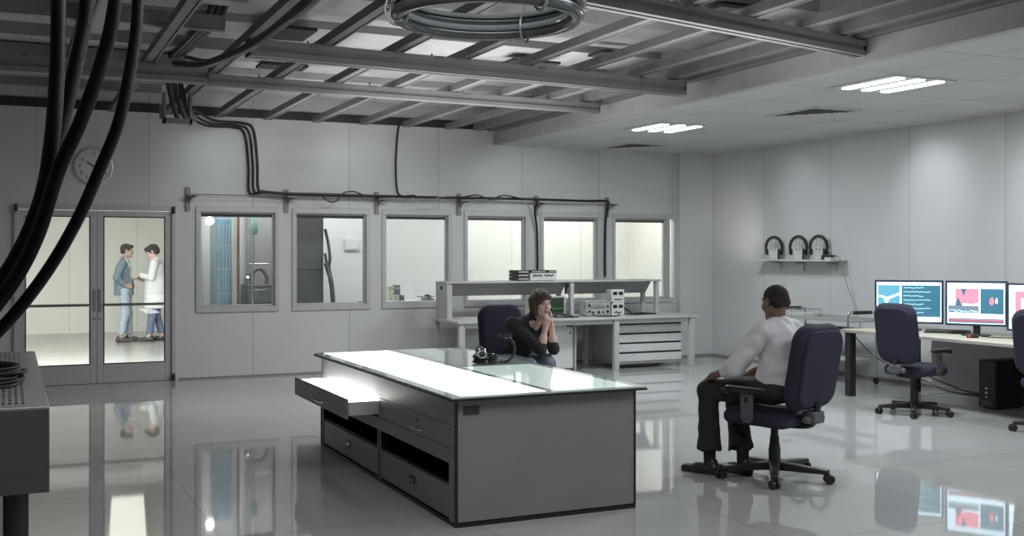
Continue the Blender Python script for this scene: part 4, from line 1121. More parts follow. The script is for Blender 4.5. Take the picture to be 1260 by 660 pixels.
    S = Sdf(.007); S.ell(pel+V3(0, .0, .07), (.168, .136, .022), None); S.mesh('belt', shoe_blk, root)
    for a in (aL, aR):
        S = Sdf(.006); S.cap(a+V3(0, 0, -.03), a+V3(0, 0, .15), .042, .047); S.mesh('sock', mat('black_sock', (.015, .015, .016), .9), root)
    shoe(root, 'shoe', (aL[0], aL[1]-.045, .0), (aL[0]-.03, aL[1]+.235, .0), shoe_blk, 0, sole_m)
    shoe(root, 'shoe', (aR[0], aR[1]-.045, .0), (aR[0]-.02, aR[1]+.235, .0), shoe_blk, 0, sole_m)
    return root
seated_man()

# ---- woman leaning on her elbows --------------------------------------------------------------------
def seated_woman():
    root = thing('person', 'woman with a brown bob and dark sweater, chin on her hands behind the light table', 'person', WOM_LOC, WOM_BODY)
    hipL, hipR = V3(-.09, -.02, .60), V3(.09, -.02, .60)
    kL, kR = V3(-.060, .43, .61), V3(.150, .43, .60)
    aL, aR = V3(-.03, .34, .21), V3(.15, .34, .20)
    pel, wai, che, nek = V3(0, -.03, .63), V3(-.01, .06, .76), V3(-.02, .19, .93), V3(-.03, .285, 1.035)
    sL, sR = V3(-.185, .215, .975), V3(.185, .215, .960)
    eL, eR = V3(-.100, .455, .745), V3(.030, .44, .742)
    hc = V3(-.045, .345, 1.15); HM = rotm(0, 9, 4)
    S = Sdf(.0048)
    P = head(S, hc, HM, .96, True)
    ch = P(0, .07, -.112)
    wL, wR = ch+V3(-.050, .028, -.100), ch+V3(.020, .030, -.098)
    S.cap(nek-V3(0, .02, .05), hc+V3(0, -.02, -.05), .050, .046, k=.03)
    limb(S, pel, wai, che, .105, .10, .105, k=.05); S.cap(sL, sR, .045, k=.05)
    limb(S, sL, eL, wL, .040, .036, .0235, k=.02); limb(S, sR, eR, wR, .040, .036, .0235, k=.02)
    for e_, w_ in ((eL, wL), (eR, wR)): S.cap(e_+(w_-e_)*.12, e_+(w_-e_)*.45, .034, .036, k=.03)
    limb(S, hipL, kL, aL, .07, .052, .034, k=.03); limb(S, hipR, kR, aR, .07, .052, .034, k=.03)
    for a in (aL, aR): S.cap(a, a+V3(0, .05, -.055), .028, .020, k=.02)
    # one fist under the chin, the other hand laid along the cheek
    hand(S, wR, (-.25, .10, .95), (-.55, -.75, .1), (-.3, -.5, -.1), curl=1.25, thumb_in=.4, sc=.88)
    hand(S, wL, (-.10, -.12, 1.0), (.8, -.5, .0), (.2, -.9, 0), curl=.16, thumb_in=.1, sc=.90)
    S.mesh('body', [skin_pale, lips_pale], root, paint=[lip_paint(P, HM, .96)])
    hair_m = mat('brown_hair', srgb(84, 66, 55), .5, var=.35, scale=10, bump=.7, bscale=14, stretch=(14, 14, 1.2))
    eyes(root, P, HM, .96, brow=hair_m)
    S = Sdf(.0045)
    S.ell(P(0, -.020, .046), (.087, .108, .090), HM, k=.02)
    S.ell(P(0, -.058, -.02), (.080, .066, .092), HM, k=.03)
    for s in (-1, 1):
        S.cap(P(s*.074, -.018, .04), P(s*.073, .020, -.100), .034, .020, k=.03)
        S.cap(P(s*.066, -.05, .02), P(s*.062, -.035, -.10), .036, .024, k=.03)
    S.cap(P(.02, .070, .098), P(.066, .062, .035), .026, .014, k=.03)
    S.cap(P(.02, .070, .098), P(-.062, .060, .055), .024, .012, k=.03)
    S.ell(P(-.004, .125, -.040), (.058, .080, .094), HM, k=.012, sub=True)
    S.ell(P(0, .02, -.15), (.075, .09, .055), HM, k=.02, sub=True)
    S.wr = (.0018, 120)
    S.mesh('hair', hair_m, root)
    sw = mat('dark_sweater', (.030, .034, .032), .9, var=.2, scale=30, bump=.3, bscale=160)
    S = Sdf(.0065)
    S.ell(pel+V3(0, .0, .03), (.155, .140, .11), None, k=.05)
    S.ell(wai+V3(0, .0, .0), (.140, .125, .14), None, k=.08)
    S.ell(che+V3(0, -.01, -.03), (.158, .115, .13), None, k=.08)
    S.cap(sL+V3(.02, -.01, -.005), sR+V3(-.02, -.01, -.005), .060, k=.06)
    for s_, e_, w_ in ((sL, eL, wL), (sR, eR, wR)):
        S.cap(s_, e_, .063, .054, k=.04); S.cap(e_, e_+(w_-e_)*.16, .050, .047, k=.02)
    S.cap(nek+V3(0, -.03, -.03), nek+V3(0, -.006, .020), .064, .058, k=.02)
    S.cap(nek+V3(0, .0, .016), nek+V3(0, .03, .10), .048, .056, k=.008, sub=True)
    S.wr = (.0038, 36)
    S.mesh('sweater', sw, root)
    jm = mat('blue_jeans', srgb(128, 136, 148), .85, var=.18, scale=14, bump=.2, bscale=150)
    S = Sdf(.0075)
    S.ell(pel+V3(0, -.005, -.02), (.155, .138, .10), None, k=.05)
    for h_, k_, a_ in ((hipL, kL, aL), (hipR, kR, aR)):
        S.cap(h_, k_, .088, .066, k=.05); S.cap(k_, k_+(a_-k_)*.5, .064, .058, k=.03); S.cap(k_+(a_-k_)*.5, a_+(k_-a_)*.05, .058, .050, k=.02)
        S.cap(a_+(k_-a_)*.01, a_+(a_-k_)*.2, .06, .06, k=.006, sub=True)
    S.wr = (.0028, 30)
    S.mesh('jeans', jm, root)
    for a in (aL, aR): shoe(root, 'shoe', (a[0], a[1]-.04, a[2]-.085), (a[0], a[1]+.20, a[2]-.085), shoe_blk, a[2]-.085, sole_m, r=.035)
    return root
seated_woman()

# ---- two men talking beyond the glass door -------------------------------------------------------------
def standing(loc, rz, label, kind):
    root = thing('person', label, 'person', loc, rz)
    coat = kind == 'coat'
    hL, hR = V3(-.095, 0, .92), V3(.095, 0, .92)
    kL, kR = (V3(-.11, .04, .50), V3(.10, .02, .50)) if not coat else (V3(-.11, .03, .50), V3(.11, .0, .50))
    aL, aR = (V3(-.125, .05, .095), V3(.11, -.06, .095)) if not coat else (V3(-.12, .08, .095), V3(.13, -.10, .095))
    pel, wai, che, nek = V3(0, 0, .95), V3(0, .0, 1.12), V3(0, -.015, 1.32), V3(0, -.005, 1.48)
    sL, sR = V3(-.185, -.02, 1.425), V3(.185, -.02, 1.425)
    if coat:
        eL, eR = V3(-.235, .02, 1.16), V3(.235, .02, 1.16); wL, wR = V3(-.10, .25, 1.20), V3(.09, .23, 1.10)
        hc, HM = V3(0, .045, 1.625), rotm(0, 24, 0)
    else:
        eL, eR = V3(-.30, -.10, 1.17), V3(.30, -.10, 1.17); wL, wR = V3(-.205, .04, 1.03), V3(.205, .04, 1.03)
        hc, HM = V3(0, .035, 1.645), rotm(4, 4, 0)
    sk, lp = (skin_pale, lips_pale) if coat else (skin_mid, lips_mid)
    S = Sdf(.006)
    P = head(S, hc, HM, 1.)
    S.cap(nek-V3(0, .01, .06), hc+V3(0, -.02, -.05), .058, .050, k=.03)
    limb(S, pel, wai, che, .11, .105, .115, k=.05); S.cap(sL, sR, .052, k=.05)
    limb(S, sL, eL, wL, .044, .036, .026, k=.03); limb(S, sR, eR, wR, .044, .036, .026, k=.03)
    limb(S, hL, kL, aL, .075, .052, .036, k=.03); limb(S, hR, kR, aR, .075, .052, .036, k=.03)
    for a in (aL, aR): S.cap(a, a+V3(0, .05, -.060), .030, .020, k=.02)
    if coat:
        hand(S, wL, (.55, .6, -.15), (.3, -.6, -.7), (.4, -.2, .8), curl=.8); hand(S, wR, (-.55, .6, .1), (-.1, -.5, .85), (.3, .5, .3), curl=.5)
    else:
        hand(S, wL, (.45, .75, -.3), (.8, -.5, 0), (0, .2, .9), curl=.45); hand(S, wR, (-.45, .75, -.3), (-.8, -.5, 0), (0, .2, .9), curl=.45)
    S.mesh('body', [sk, lp], root, paint=[lip_paint(P, HM)])
    hm = mat('black_hair', srgb(52, 48, 52), .7, var=.3, scale=60, bump=.6, bscale=60)
    eyes(root, P, HM, brow=hm)
    S = Sdf(.0055); u = .012 if coat else .003
    S.ell(P(0, -.020, .040), (.081+u, .101+u, .090+u), HM, k=.01)
    S.cap(P(-.045, -.068, -.02), P(.045, -.068, -.02), .042+u*.5, k=.03)
    S.cap(P(-.03, .075, .085), P(.03, .075, .085), .028+u, k=.03)
    S.ell(P(0, .112, -.035), (.10, .085, .095), HM, k=.015, sub=True)
    S.ell(P(0, .02, -.11), (.12, .075, .085), HM, k=.02, sub=True)
    for s in (-1, 1): S.ell(P(s*.085, .0, -.005), (.018, .028, .034), HM, k=.008, sub=True)
    if coat: S.wr = (.005, 90)
    S.mesh('hair', hm, root)
    jm = mat('pale_jeans', srgb(165, 178, 198), .85, var=.12, scale=12, bump=.2, bscale=120) if not coat else mat('grey_blue_jeans', srgb(110, 122, 150), .85, var=.15, scale=12, bump=.2, bscale=120)
    S = Sdf(.0075)
    S.ell(pel+V3(0, 0, -.01), (.165, .125, .10), None, k=.05)
    for h_, k_, a_ in ((hL, kL, aL), (hR, kR, aR)):
        S.cap(h_, k_, .096, .072, k=.05); S.cap(k_, a_+(k_-a_)*.03, .070, .062, k=.03)
        S.cap(a_+(k_-a_)*.0, a_+(a_-k_)*.2, .07, .07, k=.006, sub=True)
    S.wr = (.003, 28); S.mesh('jeans', jm, root)
    sh = mat('shirt_white', (.72, .73, .74), .8, var=.04)
    S = Sdf(.007)
    S.ell(wai+V3(0, .008, -.03), (.150, .118, .15), None, k=.06); S.ell(che+V3(0, .005, -.02), (.165, .122, .17), None, k=.06)
    S.cap(sL+V3(.05, 0, -.02), sR-V3(.05, 0, .02), .055, k=.05); S.cap(nek-V3(0, 0, .03), nek+V3(0, .006, .02), .062, .058, k=.02)
    S.cap(nek+V3(0, .02, .02), nek+V3(0, .06, .06), .04, .05, k=.008, sub=True)
    S.wr = (.0025, 30); S.mesh('shirt', sh, root)
    if coat:
        jk = mat('white_lab_coat', (.74, .76, .78), .8, var=.04, bump=.1, bscale=60); z1, low = .60, .74
    else:
        jk = mat('slate_jacket', srgb(112, 126, 140), .8, var=.14, scale=8, bump=.2, bscale=90); z1, low = .82, .86
    S = Sdf(.0075)
    S.ell(che+V3(0, -.012, -.02), (.190, .142, .17), None, k=.06); S.ell(wai+V3(0, -.012, -.02), (.175, .138, .17), None, k=.08)
    S.cap(V3(0, -.012, 1.05), V3(0, -.012, z1), .20 if coat else .178, .215 if coat else .18, k=.05)
    S.cap(sL+V3(.02, 0, -.005), sR-V3(.02, 0, .005), .066, k=.05)
    for s_, e_, w_ in ((sL, eL, wL), (sR, eR, wR)):
        S.cap(s_, e_, .070, .062, k=.04); S.cap(e_, e_+(w_-e_)*.88, .058, .048, k=.03)
        S.cap(e_+(w_-e_)*.93, e_+(w_-e_)*1.2, .05, .05, k=.006, sub=True)
    S.cap(nek-V3(0, .015, .03), nek+V3(0, -.012, .01), .070, .066, k=.02)
    # open front
    S.box((0, .17, 1.30 if coat else 1.05), (.030 if coat else .075, .13, .28 if coat else .5), .01, None, k=.02, sub=True)
    S.cap(nek+V3(0, .03, .0), nek+V3(0, .05, .08), .055, .06, k=.01, sub=True)
    S.cut((0, 0, low-.02 if not coat else z1), (0, 0, -1))
    S.wr = (.004, 26)
    S.mesh('lab_coat' if coat else 'jacket', jk, root)
    if not coat:
        S = Sdf(.007); S.ell((0, 0, 1.0), (.168, .128, .02), None); S.mesh('belt', mat('brown_belt', (.06, .04, .03), .5), root)
    for a in (aL, aR): shoe(root, 'shoe', (a[0], a[1]-.045, 0), (a[0]*1.15, a[1]+.235, 0), mat('brown_shoes', (.05, .045, .045), .4), 0, sole_m)
    return root, wL, wR
pA = at_z(154, 420.5, 0); pB = at_z(191, 419.5, 0)
# facing each other across the picture
rzA = math.atan2(-(CS*.95-SN*.2), -SN*.95-CS*.2) if False else R(-106)
standing((pA.x, pA.y, 0), R(-104), 'man in a slate jacket and pale jeans, hands on hips, behind the glass door', 'jacket')
_, wl, wr = standing((pB.x, pB.y, 0), R(72), 'man in a white lab coat looking down at his papers, behind the glass door', 'coat')
M = Matrix.Translation((pB.x, pB.y, 0)) @ Matrix.Rotation(R(72), 4, 'Z')
pp = M @ Vector((0, .31, 1.15))
t = thing('clipboard', 'clipboard of white papers held by the man in the lab coat', 'clipboard', pp, R(72))
Mc = Matrix.Rotation(R(-22), 4, 'X')
MB().box((-.11, -.15, 0), (.11, .15, .006), M=Mc).build('board', mat('board_grey', (.25, .26, .27), .5), t)
MB().box((-.10, -.145, .0065), (.10, .135, .012), M=Mc).build('paper', mat('paper', (.66, .66, .63), .7), t)
MB().box((-.04, .125, .006), (.04, .152, .02), M=Mc).build('clip', chrome_m, t)
# ------------------------------------------------------------------ wall clock
p = at_y(115, 205, YB)
t = thing('wall_clock', 'round white wall clock above the glass double door', 'clock', (p.x, YB-.001, p.z))
Mx = Matrix.Rotation(R(90), 4, 'X')
MB().lathe([(0, 0), (.222, 0), (.228, .012), (.224, .035), (.208, .040), (.202, .030), (0, .030)], 48, M=Mx).build('rim', mat('clock_rim', (.6, .6, .6), .3, metal=.2), t)
MB().lathe([(0, .0301), (.2015, .0301), (.2015, .0315), (0, .0315)], 48, M=Mx).build('dial', mat('clock_dial', (.62, .62, .60), .5), t)
tm = mat('clock_ink', (.02, .02, .02), .5)
def text_mesh(txt, size):
    cu = bpy.data.curves.new('txt', 'FONT'); cu.body = txt; cu.size = size; cu.align_x = 'CENTER'; cu.align_y = 'CENTER'; cu.extrude = .0006
    o = bpy.data.objects.new('txt', cu); COL.objects.link(o); bpy.context.view_layer.update()
    me = bpy.data.meshes.new_from_object(o.evaluated_get(bpy.context.evaluated_depsgraph_get()))
    bpy.data.objects.remove(o); return me
b = MB()
for n in range(1, 13):
    me = text_mesh(str(n), .062); a = R(90-30*n)
    off = (.160*math.cos(a), -.033, .160*math.sin(a))
    b.add([(off[0]+v.co.x, off[1]-v.co.z, off[2]+v.co.y) for v in me.vertices], [tuple(q.vertices) for q in me.polygons])
for n in range(60):
    a = R(6*n); b.add([(r*math.cos(a+w), -.0322, r*math.sin(a+w)) for r, w in ((.190, -.006), (.197, -.006), (.197, .006), (.190, .006))], [(0, 1, 2, 3)])
b.build('numeral_print', tm, t, smooth=0)
def hand_mesh(ang, L, w, y):
    a = R(ang); d = Vector((math.sin(a), 0, math.cos(a))); n = Vector((d.z, 0, -d.x))
    P = [-d*.03-n*w*.6, -d*.03+n*w*.6, d*L*.7+n*w, d*L, d*L*.7-n*w]
    b = MB(); vs = [q+Vector((0, y, 0)) for q in P]+[q+Vector((0, y-.002, 0)) for q in P]
    b.add(vs, [(4, 3, 2, 1, 0), (5, 6, 7, 8, 9)]+[(i, (i+1) % 5, 5+(i+1) % 5, 5+i) for i in range(5)]); return b
hand_mesh(-58, .105, .009, -.035).build('hour_hand', tm, t, smooth=0)
hand_mesh(62, .150, .006, -.038).build('minute_hand', tm, t, smooth=0)
MB().cyl((0, -.030, 0), (0, -.044, 0), .010).build('hub', tm, t)

# ------------------------------------------------------------------ wall brackets and wall cables
bx = [at_y(px, 250, YB).x for px in (231, 352, 463, 564, 659, 746)]
desc = ['between the glass door and the first window', 'between the first and second window', 'between the second and third window', 'between the third and fourth window', 'between the fourth and fifth window', 'between the fifth and last window']
for x, dsc in zip(bx, desc):
    t = thing('rail_bracket', 'small grey wall bracket with an angled arm, %s' % dsc, 'bracket', (x, YB-.001, 2.14), 0, 'cable brackets above the windows')
    MB().box((-.028, -.035, 0), (.028, 0, .30)).build('upright', alu_m, t, bev=.003)
    MB().tube([(0, -.03, .10), (.03, -.10, .17), (.10, -.17, .195)], .012, 8, curve=0).box((-.02, -.20, .188), (.10, -.035, .20)).build('arm', alu_m, t)
b = MB()
for y in (.05, .19): b.tube([(bx[0], YB-y, 2.346), (bx[1], YB-y, 2.346)], .0035, 6, curve=0)
for k in range(24): xx = bx[0]+.02+(bx[1]-bx[0]-.04)*k/23; b.tube([(xx, YB-.05, 2.346), (xx, YB-.19, 2.346)], .0025, 6, curve=0)
tag(b.build('wire_rail_tray', alu_m), 'light wire cable tray on the first two wall brackets', 'tray')
zc = 2.378
YW = YB-.11
xd = at_y(316, 235, YW).x
DR = 0
pts = [at_y(236, 134, 13.2), at_y(262, 149, 13.6), at_y(296, 152, YB-.14), at_y(311, 160, YW), at_y(315, 200, YW), at_y(316, 232, YW), Vector((xd+.10, YW, zc+.02)), Vector((xd+.4, YW, zc))]
for j, (dx, dy, dz, lab) in enumerate(((0, -.05, 0, 'black cable dropping from the ceiling hanger and along the wall brackets, outermost of three'), (-.045, .0, -.03, 'black cable of the drop beside the first window, middle of three'), (-.09, .05, -.05, 'black cable of the drop beside the first window, innermost of three'))):
    q = [v+Vector((dx*(1 if i < 6 else 0)+.008*math.sin(i*1.7), dy, dz*(1 if i < 6 else 0))) for i, v in enumerate(pts)]
    e = bx[-1]-.10 if j == 0 else (bx[3]+.5 if j == 1 else bx[2]+.2)
    k = xd+.8
    while k < e:
        q.append(Vector((k, YW+.05*(j-1), zc-.001+.004*math.sin(k*2.2+j)))); k += .45
    q.append(Vector((e, YW+.05*(j-1), zc)))
    if j == 0: q += [Vector((e+.05, YW-.03, zc-.05)), Vector((e+.055, YB-.06, zc-.3)), Vector((e+.05, YB-.05, 1.6)), Vector((e+.05, YB-.05, 1.25))]
    cable(q, .016 if j else .019, lab, group='ceiling drop cables')
a = at_y(489, 166, YW)
cable([Vector((a.x, YW-.10, 3.40)), at_y(489, 166, YW-.10), at_y(487, 200, YW-.10), at_y(488, 230, YW-.10), at_y(493, 241, YW-.10), Vector((a.x+.22, YW-.10, zc+.01))], .016, 'single black cable dropping to the bracket line above the third window')
cable([Vector((bx[4]-.09, YW-.10, zc+.01)), Vector((bx[4]-.075, YW-.10, zc-.06)), Vector((bx[4]-.065, YB-.11, 2.22)), Vector((bx[4]+.0, YB-.05, 1.9)), Vector((bx[4]+.01, YB-.05, 1.5)), Vector((bx[4]+.02, YB-.06, 1.27)), Vector((bx[4]-.02, 13.62, 1.255))], .015, 'black cable running down the wall between the fourth and fifth window')
c0 = at_y(407, 244, YW)
cable([Vector((c0.x-.14, YW-.085, zc)), Vector((c0.x-.10, YW-.085, zc-.06)), Vector((c0.x, YW-.085, zc-.10)), Vector((c0.x+.09, YW-.085, zc-.05)), Vector((c0.x+.16, YW-.085, zc+.03)), Vector((c0.x+.3, YW-.085, zc+.045)), Vector((c0.x+.42, YW-.085, zc))], .010, 'short slack loop of cable on the brackets above the second window')
c0 = at_y(600, 250, YW)
cable([Vector((c0.x-.4, YW-.105, zc+.01)), Vector((c0.x-.2, YW-.105, zc+.04)), Vector((c0.x, YW-.105, zc-.02)), Vector((c0.x+.2, YW-.105, zc+.045)), Vector((c0.x+.5, YW-.105, zc+.0))], .010, 'wavy slack cable on the brackets above the fourth window')
wire_m = mat('white_wire', (.5, .5, .48), .5)
c0 = at_y(517, 250, YW)
cable([Vector((c0.x-.27, YW-.08, zc+.06)), Vector((c0.x-.17, YW-.09, zc+.03)), Vector((c0.x-.08, YW-.09, zc-.13)), Vector((c0.x+.02, YW-.09, zc-.17)), Vector((c0.x+.14, YW-.09, zc-.14)), Vector((c0.x+.22, YW-.10, zc-.01)), Vector((c0.x+.34, YW-.11, zc+.01))], .006, 'thin pale wire sagging above the third window', m=wire_m)
# cables along the ceiling
P = lambda px, py, Y: at_y(px, py, Y)
for j in range(3):
    o = Vector((.060*j-.060, 0, .018*j))
    cable([P(272, 2, 9.3)+o, P(262, 26, 9.6)+o, P(250, 40, 10.2)+o, P(228, 62, 11.0)+o, P(212, 76, 11.5)+o, P(214, 100, 11.9)+o, P(219, 125, 12.05)+o, P(226, 148, 12.2)+o+Vector((.02*j, 0, 0))], .028, ['thick black cable bending into the drop hanger, %s of three' % w for w in ('outer one', 'middle one', 'inner one')][j], group='cables into the drop hanger')
cable([P(216, 78, 9.78), P(246, 80, 9.18), P(274, 72, 8.66), P(312, 55, 7.97), P(346, 30, 7.36), P(384, 2, 6.59), P(420, -40, 5.72)], .034, 'long black cable sagging under the struts towards the viewer')
cable([P(222, 74, 9.78)+Vector((.05, 0, .03)), P(256, 75, 9.18), P(288, 64, 8.66), P(322, 44, 7.97), P(356, 19, 7.36), P(392, -14, 6.59)], .018, 'thinner cable running beside the long sagging one under the struts')

# ------------------------------------------------------------------ thick black hoses hanging close to the viewer
hose_m = mat('black_hose', (.005, .005, .0055), .42, spec=.22, var=.3, scale=12, bump=.15, bscale=60)
D = lambda px, py, d: at_d(px, py, d)
hoses = [([(70, -420, 3.3), (74, -200, 3.2), (72, 0, 3.1), (70, 90, 3.05), (64, 170, 3.0), (52, 240, 3.0), (24, 310, 2.95), (-20, 372, 2.9), (-90, 430, 2.85)], .021, 'thick black hose hanging straight before sweeping out of view, outermost of the bundle'),
         ([(128, -420, 3.36), (118, -200, 3.31), (107, 0, 3.26), (93, 80, 3.21), (77, 150, 3.16), (62, 210, 3.11), (44, 270, 3.09), (10, 335, 3.06), (-40, 395, 3.01), (-110, 450, 2.96)], .021, 'thick black hose merging with its neighbour low in the bundle'),
         ([(190, -420, 3.15), (165, -200, 3.1), (142, 0, 3.0), (124, 80, 2.97), (99, 150, 2.93), (72, 210, 2.9), (46, 290, 2.87), (14, 350, 2.85), (-40, 420, 2.8)], .019, 'black hose with a pale highlight, third of the bundle'),
         ([(176, -420, 3.25), (174, -200, 3.2), (170, 0, 3.1), (161, 80, 3.05), (146, 150, 3.0), (122, 210, 2.97), (98, 265, 2.93), (66, 322, 2.9), (30, 372, 2.87), (-10, 416, 2.85), (-70, 470, 2.8)], .0165, 'slimmer black hose passing in front of the wall clock')]
for pts, r, lab in hoses:
    cable([D(*q) for q in pts], r, lab, name='hanging_hose', m=hose_m, group='black hoses hanging from the ceiling', n=16, curve=12)

# ------------------------------------------------------------------ ring hanging from the ceiling
rc = at_d(600, 6, 5.2)
t = thing('hanging_ring', 'glossy grey ring of coiled hose hanging from the ceiling over the light table', 'ring', rc)
RR = .43
ring_m = mat('ring_grey', (.045, .05, .055), .16, spec=.8, var=.2)
clear_m = mat('ring_sleeve', (.16, .18, .19), .12, spec=.9, var=.1)
MB().torus((0, 0, -.055), RR, .034, nu=72, nv=12).build('lower_coil', ring_m, t)
MB().torus((0, 0, .01), RR+.012, .036, nu=72, nv=12).build('upper_coil', ring_m, t)
MB().torus((0, 0, -.03), RR-.038, .016, nu=72, nv=10).build('inner_tube', clear_m, t)
MB().torus((0, 0, .03), RR-.035, .013, nu=72, nv=10).build('inner_tube', clear_m, t)
for k in range(3):
    a = R(120*k+40)
    MB().torus((0, 0, 0), .058, .006, M=Matrix.Translation((RR*math.cos(a), RR*math.sin(a), -.03)) @ Matrix.Rotation(a, 4, 'Z') @ Matrix.Scale(1.25, 4, (0, 0, 1)), ax='y', nu=24, nv=6).build('strap', clear_m, t)
for k in range(3):
    a = R(120*k+40); MB().tube([(RR*math.cos(a), RR*math.sin(a), .05), (RR*math.cos(a), RR*math.sin(a), 3.318-rc.z)], .006, 6, curve=0).build('suspension_wire', steel_m, t)
# ------------------------------------------------------------------ things seen through the windows
MB_ = MB
# first window: spotlight, glass cabinet, timber post, pipe stand and a grey machine
p = at_y(258, 272, 14.9)
t = thing('spotlight', 'dazzling spotlight high behind the first window', 'lamp', p)
MB().lathe([(0, .09), (.03, .09), (.05, .06), (.055, 0), (.050, 0), (.045, .02), (0, .03)], 24, M=Matrix.Rotation(R(90), 4, 'X') @ Matrix.Rotation(R(180), 4, 'X') @ Matrix.Rotation(R(10), 4, 'Y')).build('housing', white_m, t)
MB().ball((0, -.02, 0), (.052, .04, .052), 20, 12).build('bulb', glow('spot_bulb', (1.0, .98, .93), 30.), t)
MB().tube([(0, .08, .03), (0, .08, .12), (0, .08, 2.998-p.z)], .010, 8, curve=0).build('stem', white_m, t)
a, c = at_y(265, 300, 15.4), at_y(287, 300, 15.4)
t = thing('glass_cabinet', 'tall pale blue glass cabinet behind the first window', 'cabinet', (a.x, 15.4, 0))
w = c.x-a.x-.02
blue_m = mat('blue_glass_panel', srgb(150, 190, 215), .15, spec=.7, var=.2, scale=5)
MB().box((0, .02, 0), (w, .45, 2.12)).build('body', mat('cabinet_side', (.40, .46, .50), .4), t, bev=.004)
MB().box((.02, 0, .06), (w-.02, .02, 2.08)).build('glass_door', blue_m, t, bev=.003)
for k in range(5): MB().box((.03, -.004, .35+.34*k), (w-.03, 0, .365+.34*k)).build('shelf_edge', white_m, t, smooth=0)
for k in range(4): MB().cyl((.06+.045*k, -.006, .75), (.06+.045*k, -.006, 2.0), .006, n=8).build('rod', white_m, t)
a, c = at_y(286.5, 300, 15.25), at_y(295, 300, 15.25)
t = thing('timber_post', 'white post with a brown timber edge behind the first window', 'post', (a.x, 15.25, 0))
w = c.x-a.x
MB().box((0, 0, 0), (w*.6, .08, 2.998)).build('post', white_m, t, bev=.003)
MB().box((w*.6+.001, .005, 0), (w, .08, 2.998)).build('timber_edge', mat('timber', srgb(150, 110, 85), .6, var=.2, scale=6, stretch=(8, 8, .6)), t, bev=.003)
a = at_y(311, 300, 15.2)
t = thing('pipe_stand', 'chrome pipe stand with a green flask behind the first window', 'stand', (a.x, 15.2, 0))
MB().cyl((0, 0, 0), (0, 0, 2.05), .018).cyl((0, 0, 0), (0, 0, .03), .14, n=28).build('pole', chrome_m, t)
MB().lathe([(0, 1.86), (.04, 1.86), (.055, 1.90), (.055, 2.02), (.03, 2.07), (.02, 2.10), (0, 2.10)], 20, M=Matrix.Translation((.0, -.07, 0))).build('flask', mat('green_flask', srgb(135, 170, 160), .15, spec=.7), t)
MB().cyl((-.02, 0, 1.94), (-.02, -.06, 1.94), .012).cyl((-.05, 0, 1.45), (.22, 0, 1.45), .014).build('clamp', chrome_m, t)
a, c = at_y(304, 350, 15.5), at_y(337, 350, 15.5)
t = thing('grey_cabinet_machine', 'dark grey machine with an arched handle behind the first window', 'machine', (a.x, 15.5, 0))
w = c.x-a.x
dg = mat('machine_grey', (.17, .17, .175), .4); 
MB().box((0, 0, .02), (w, .5, 1.16)).build('body', dg, t, bev=.02)
MB().box((.02, -.006, .90), (w-.02, 0, 1.10)).build('front_plate', mat('machine_plate', (.24, .24, .245), .35), t, bev=.004)
MB().box((.10, -.012, 1.075), (w-.12, -.006, 1.09)).build('slot', white_m, t, smooth=0)
MB().tube([(.08, .12, 1.15), (.08, .12, 1.27), (.13, .12, 1.35), (w*.5, .12, 1.38), (w-.13, .12, 1.35), (w-.08, .12, 1.27), (w-.08, .12, 1.15)], .028, 12).build('handle', dg, t)
MB().lathe([(0, 1.16), (.05, 1.16), (.055, 1.25), (.03, 1.28), (.03, 1.31), (0, 1.31)], 18, M=Matrix.Translation((.02, .06, 0))).build('valve', chrome_m, t)
a, c = at_y(303.5, 300, 16.2), at_y(352, 300, 16.2)
t = thing('grey_screen_wall', 'grey partition board standing behind the machine and pipe stand', 'partition', (a.x, 16.16, 0))
MB().box((0, 0, 0), (c.x-a.x, .06, 2.6)).build('board', mat('partition_grey', (.34, .335, .34), .6, var=.05), t, bev=.004)
for x in (.05, (c.x-a.x)-.1): MB().box((x, -.03, 0), (x+.05, -.001, 2.6)).build('batten', mat('batten_grey', (.42, .42, .42), .5), t, bev=.004)
# second window: dark rack, draped cables
a, c = at_y(356, 300, 15.0), at_y(398, 300, 15.0)
t = thing('dark_rack', 'tall dark grey rack filling the edge of the second window', 'rack', (a.x, 15.0, 0))
w = c.x-a.x
MB().box((0, 0, 0), (w, .6, 2.45)).build('cabinet', mat('rack_grey', (.115, .112, .118), .5), t, bev=.005)
MB().box((.03, -.008, 1.38), (w-.03, 0, 2.2)).build('upper_door', mat('rack_door', (.15, .147, .15), .45), t, bev=.003)
MB().box((.03, -.008, .2), (w-.03, 0, 1.35)).build('lower_door', mat('rack_door_low', (.13, .128, .132), .45), t, bev=.003)
c1 = mat('grey_cable', (.10, .105, .115), .45)
for j in range(3):
    o = .035*j
    cable([at_y(400, 282, 14.95), at_y(404+2*j, 300, 14.97-.05*j), at_y(406+2*j, 318, 14.95-.07*j), at_y(405+j*2, 330, 14.95-.07*j), at_y(409+j, 350, 14.95-.07*j), at_y(411+j*2, 380, 14.95-.07*j), at_y(409+j*3, 420, 14.95-.07*j)] if j == 0 else [at_y(400, 300+12*j, 14.95-.06*j), at_y(402+j, 325+6*j, 14.96-.05*j), at_y(405+j, 345, 14.93-.05*j), at_y(407+j, 362, 14.93-.05*j), at_y(407+2*j, 385, 14.93-.05*j), at_y(405+2*j, 425, 14.93-.05*j)], .022, ['longest grey cable draped from the dark rack behind the second window', 'grey cable draped from the middle of the dark rack behind the second window', 'lowest grey cable draped from the dark rack behind the second window'][j], group='cables at the dark rack', m=c1)
t = thing('wall_box', 'small pale box on the far booth wall, seen in the second window', 'box', at_y(433, 301, 16.26))
MB().box((-.12, -.02, -.09), (.12, .018, .09)).build('cover', mat('box_pale', (.58, .585, .585), .5), t, bev=.004)
MB().box((-.10, -.024, -.07), (.10, -.02, .07)).build('lid', mat('box_lid', (.62, .62, .62), .5), t, bev=.003)
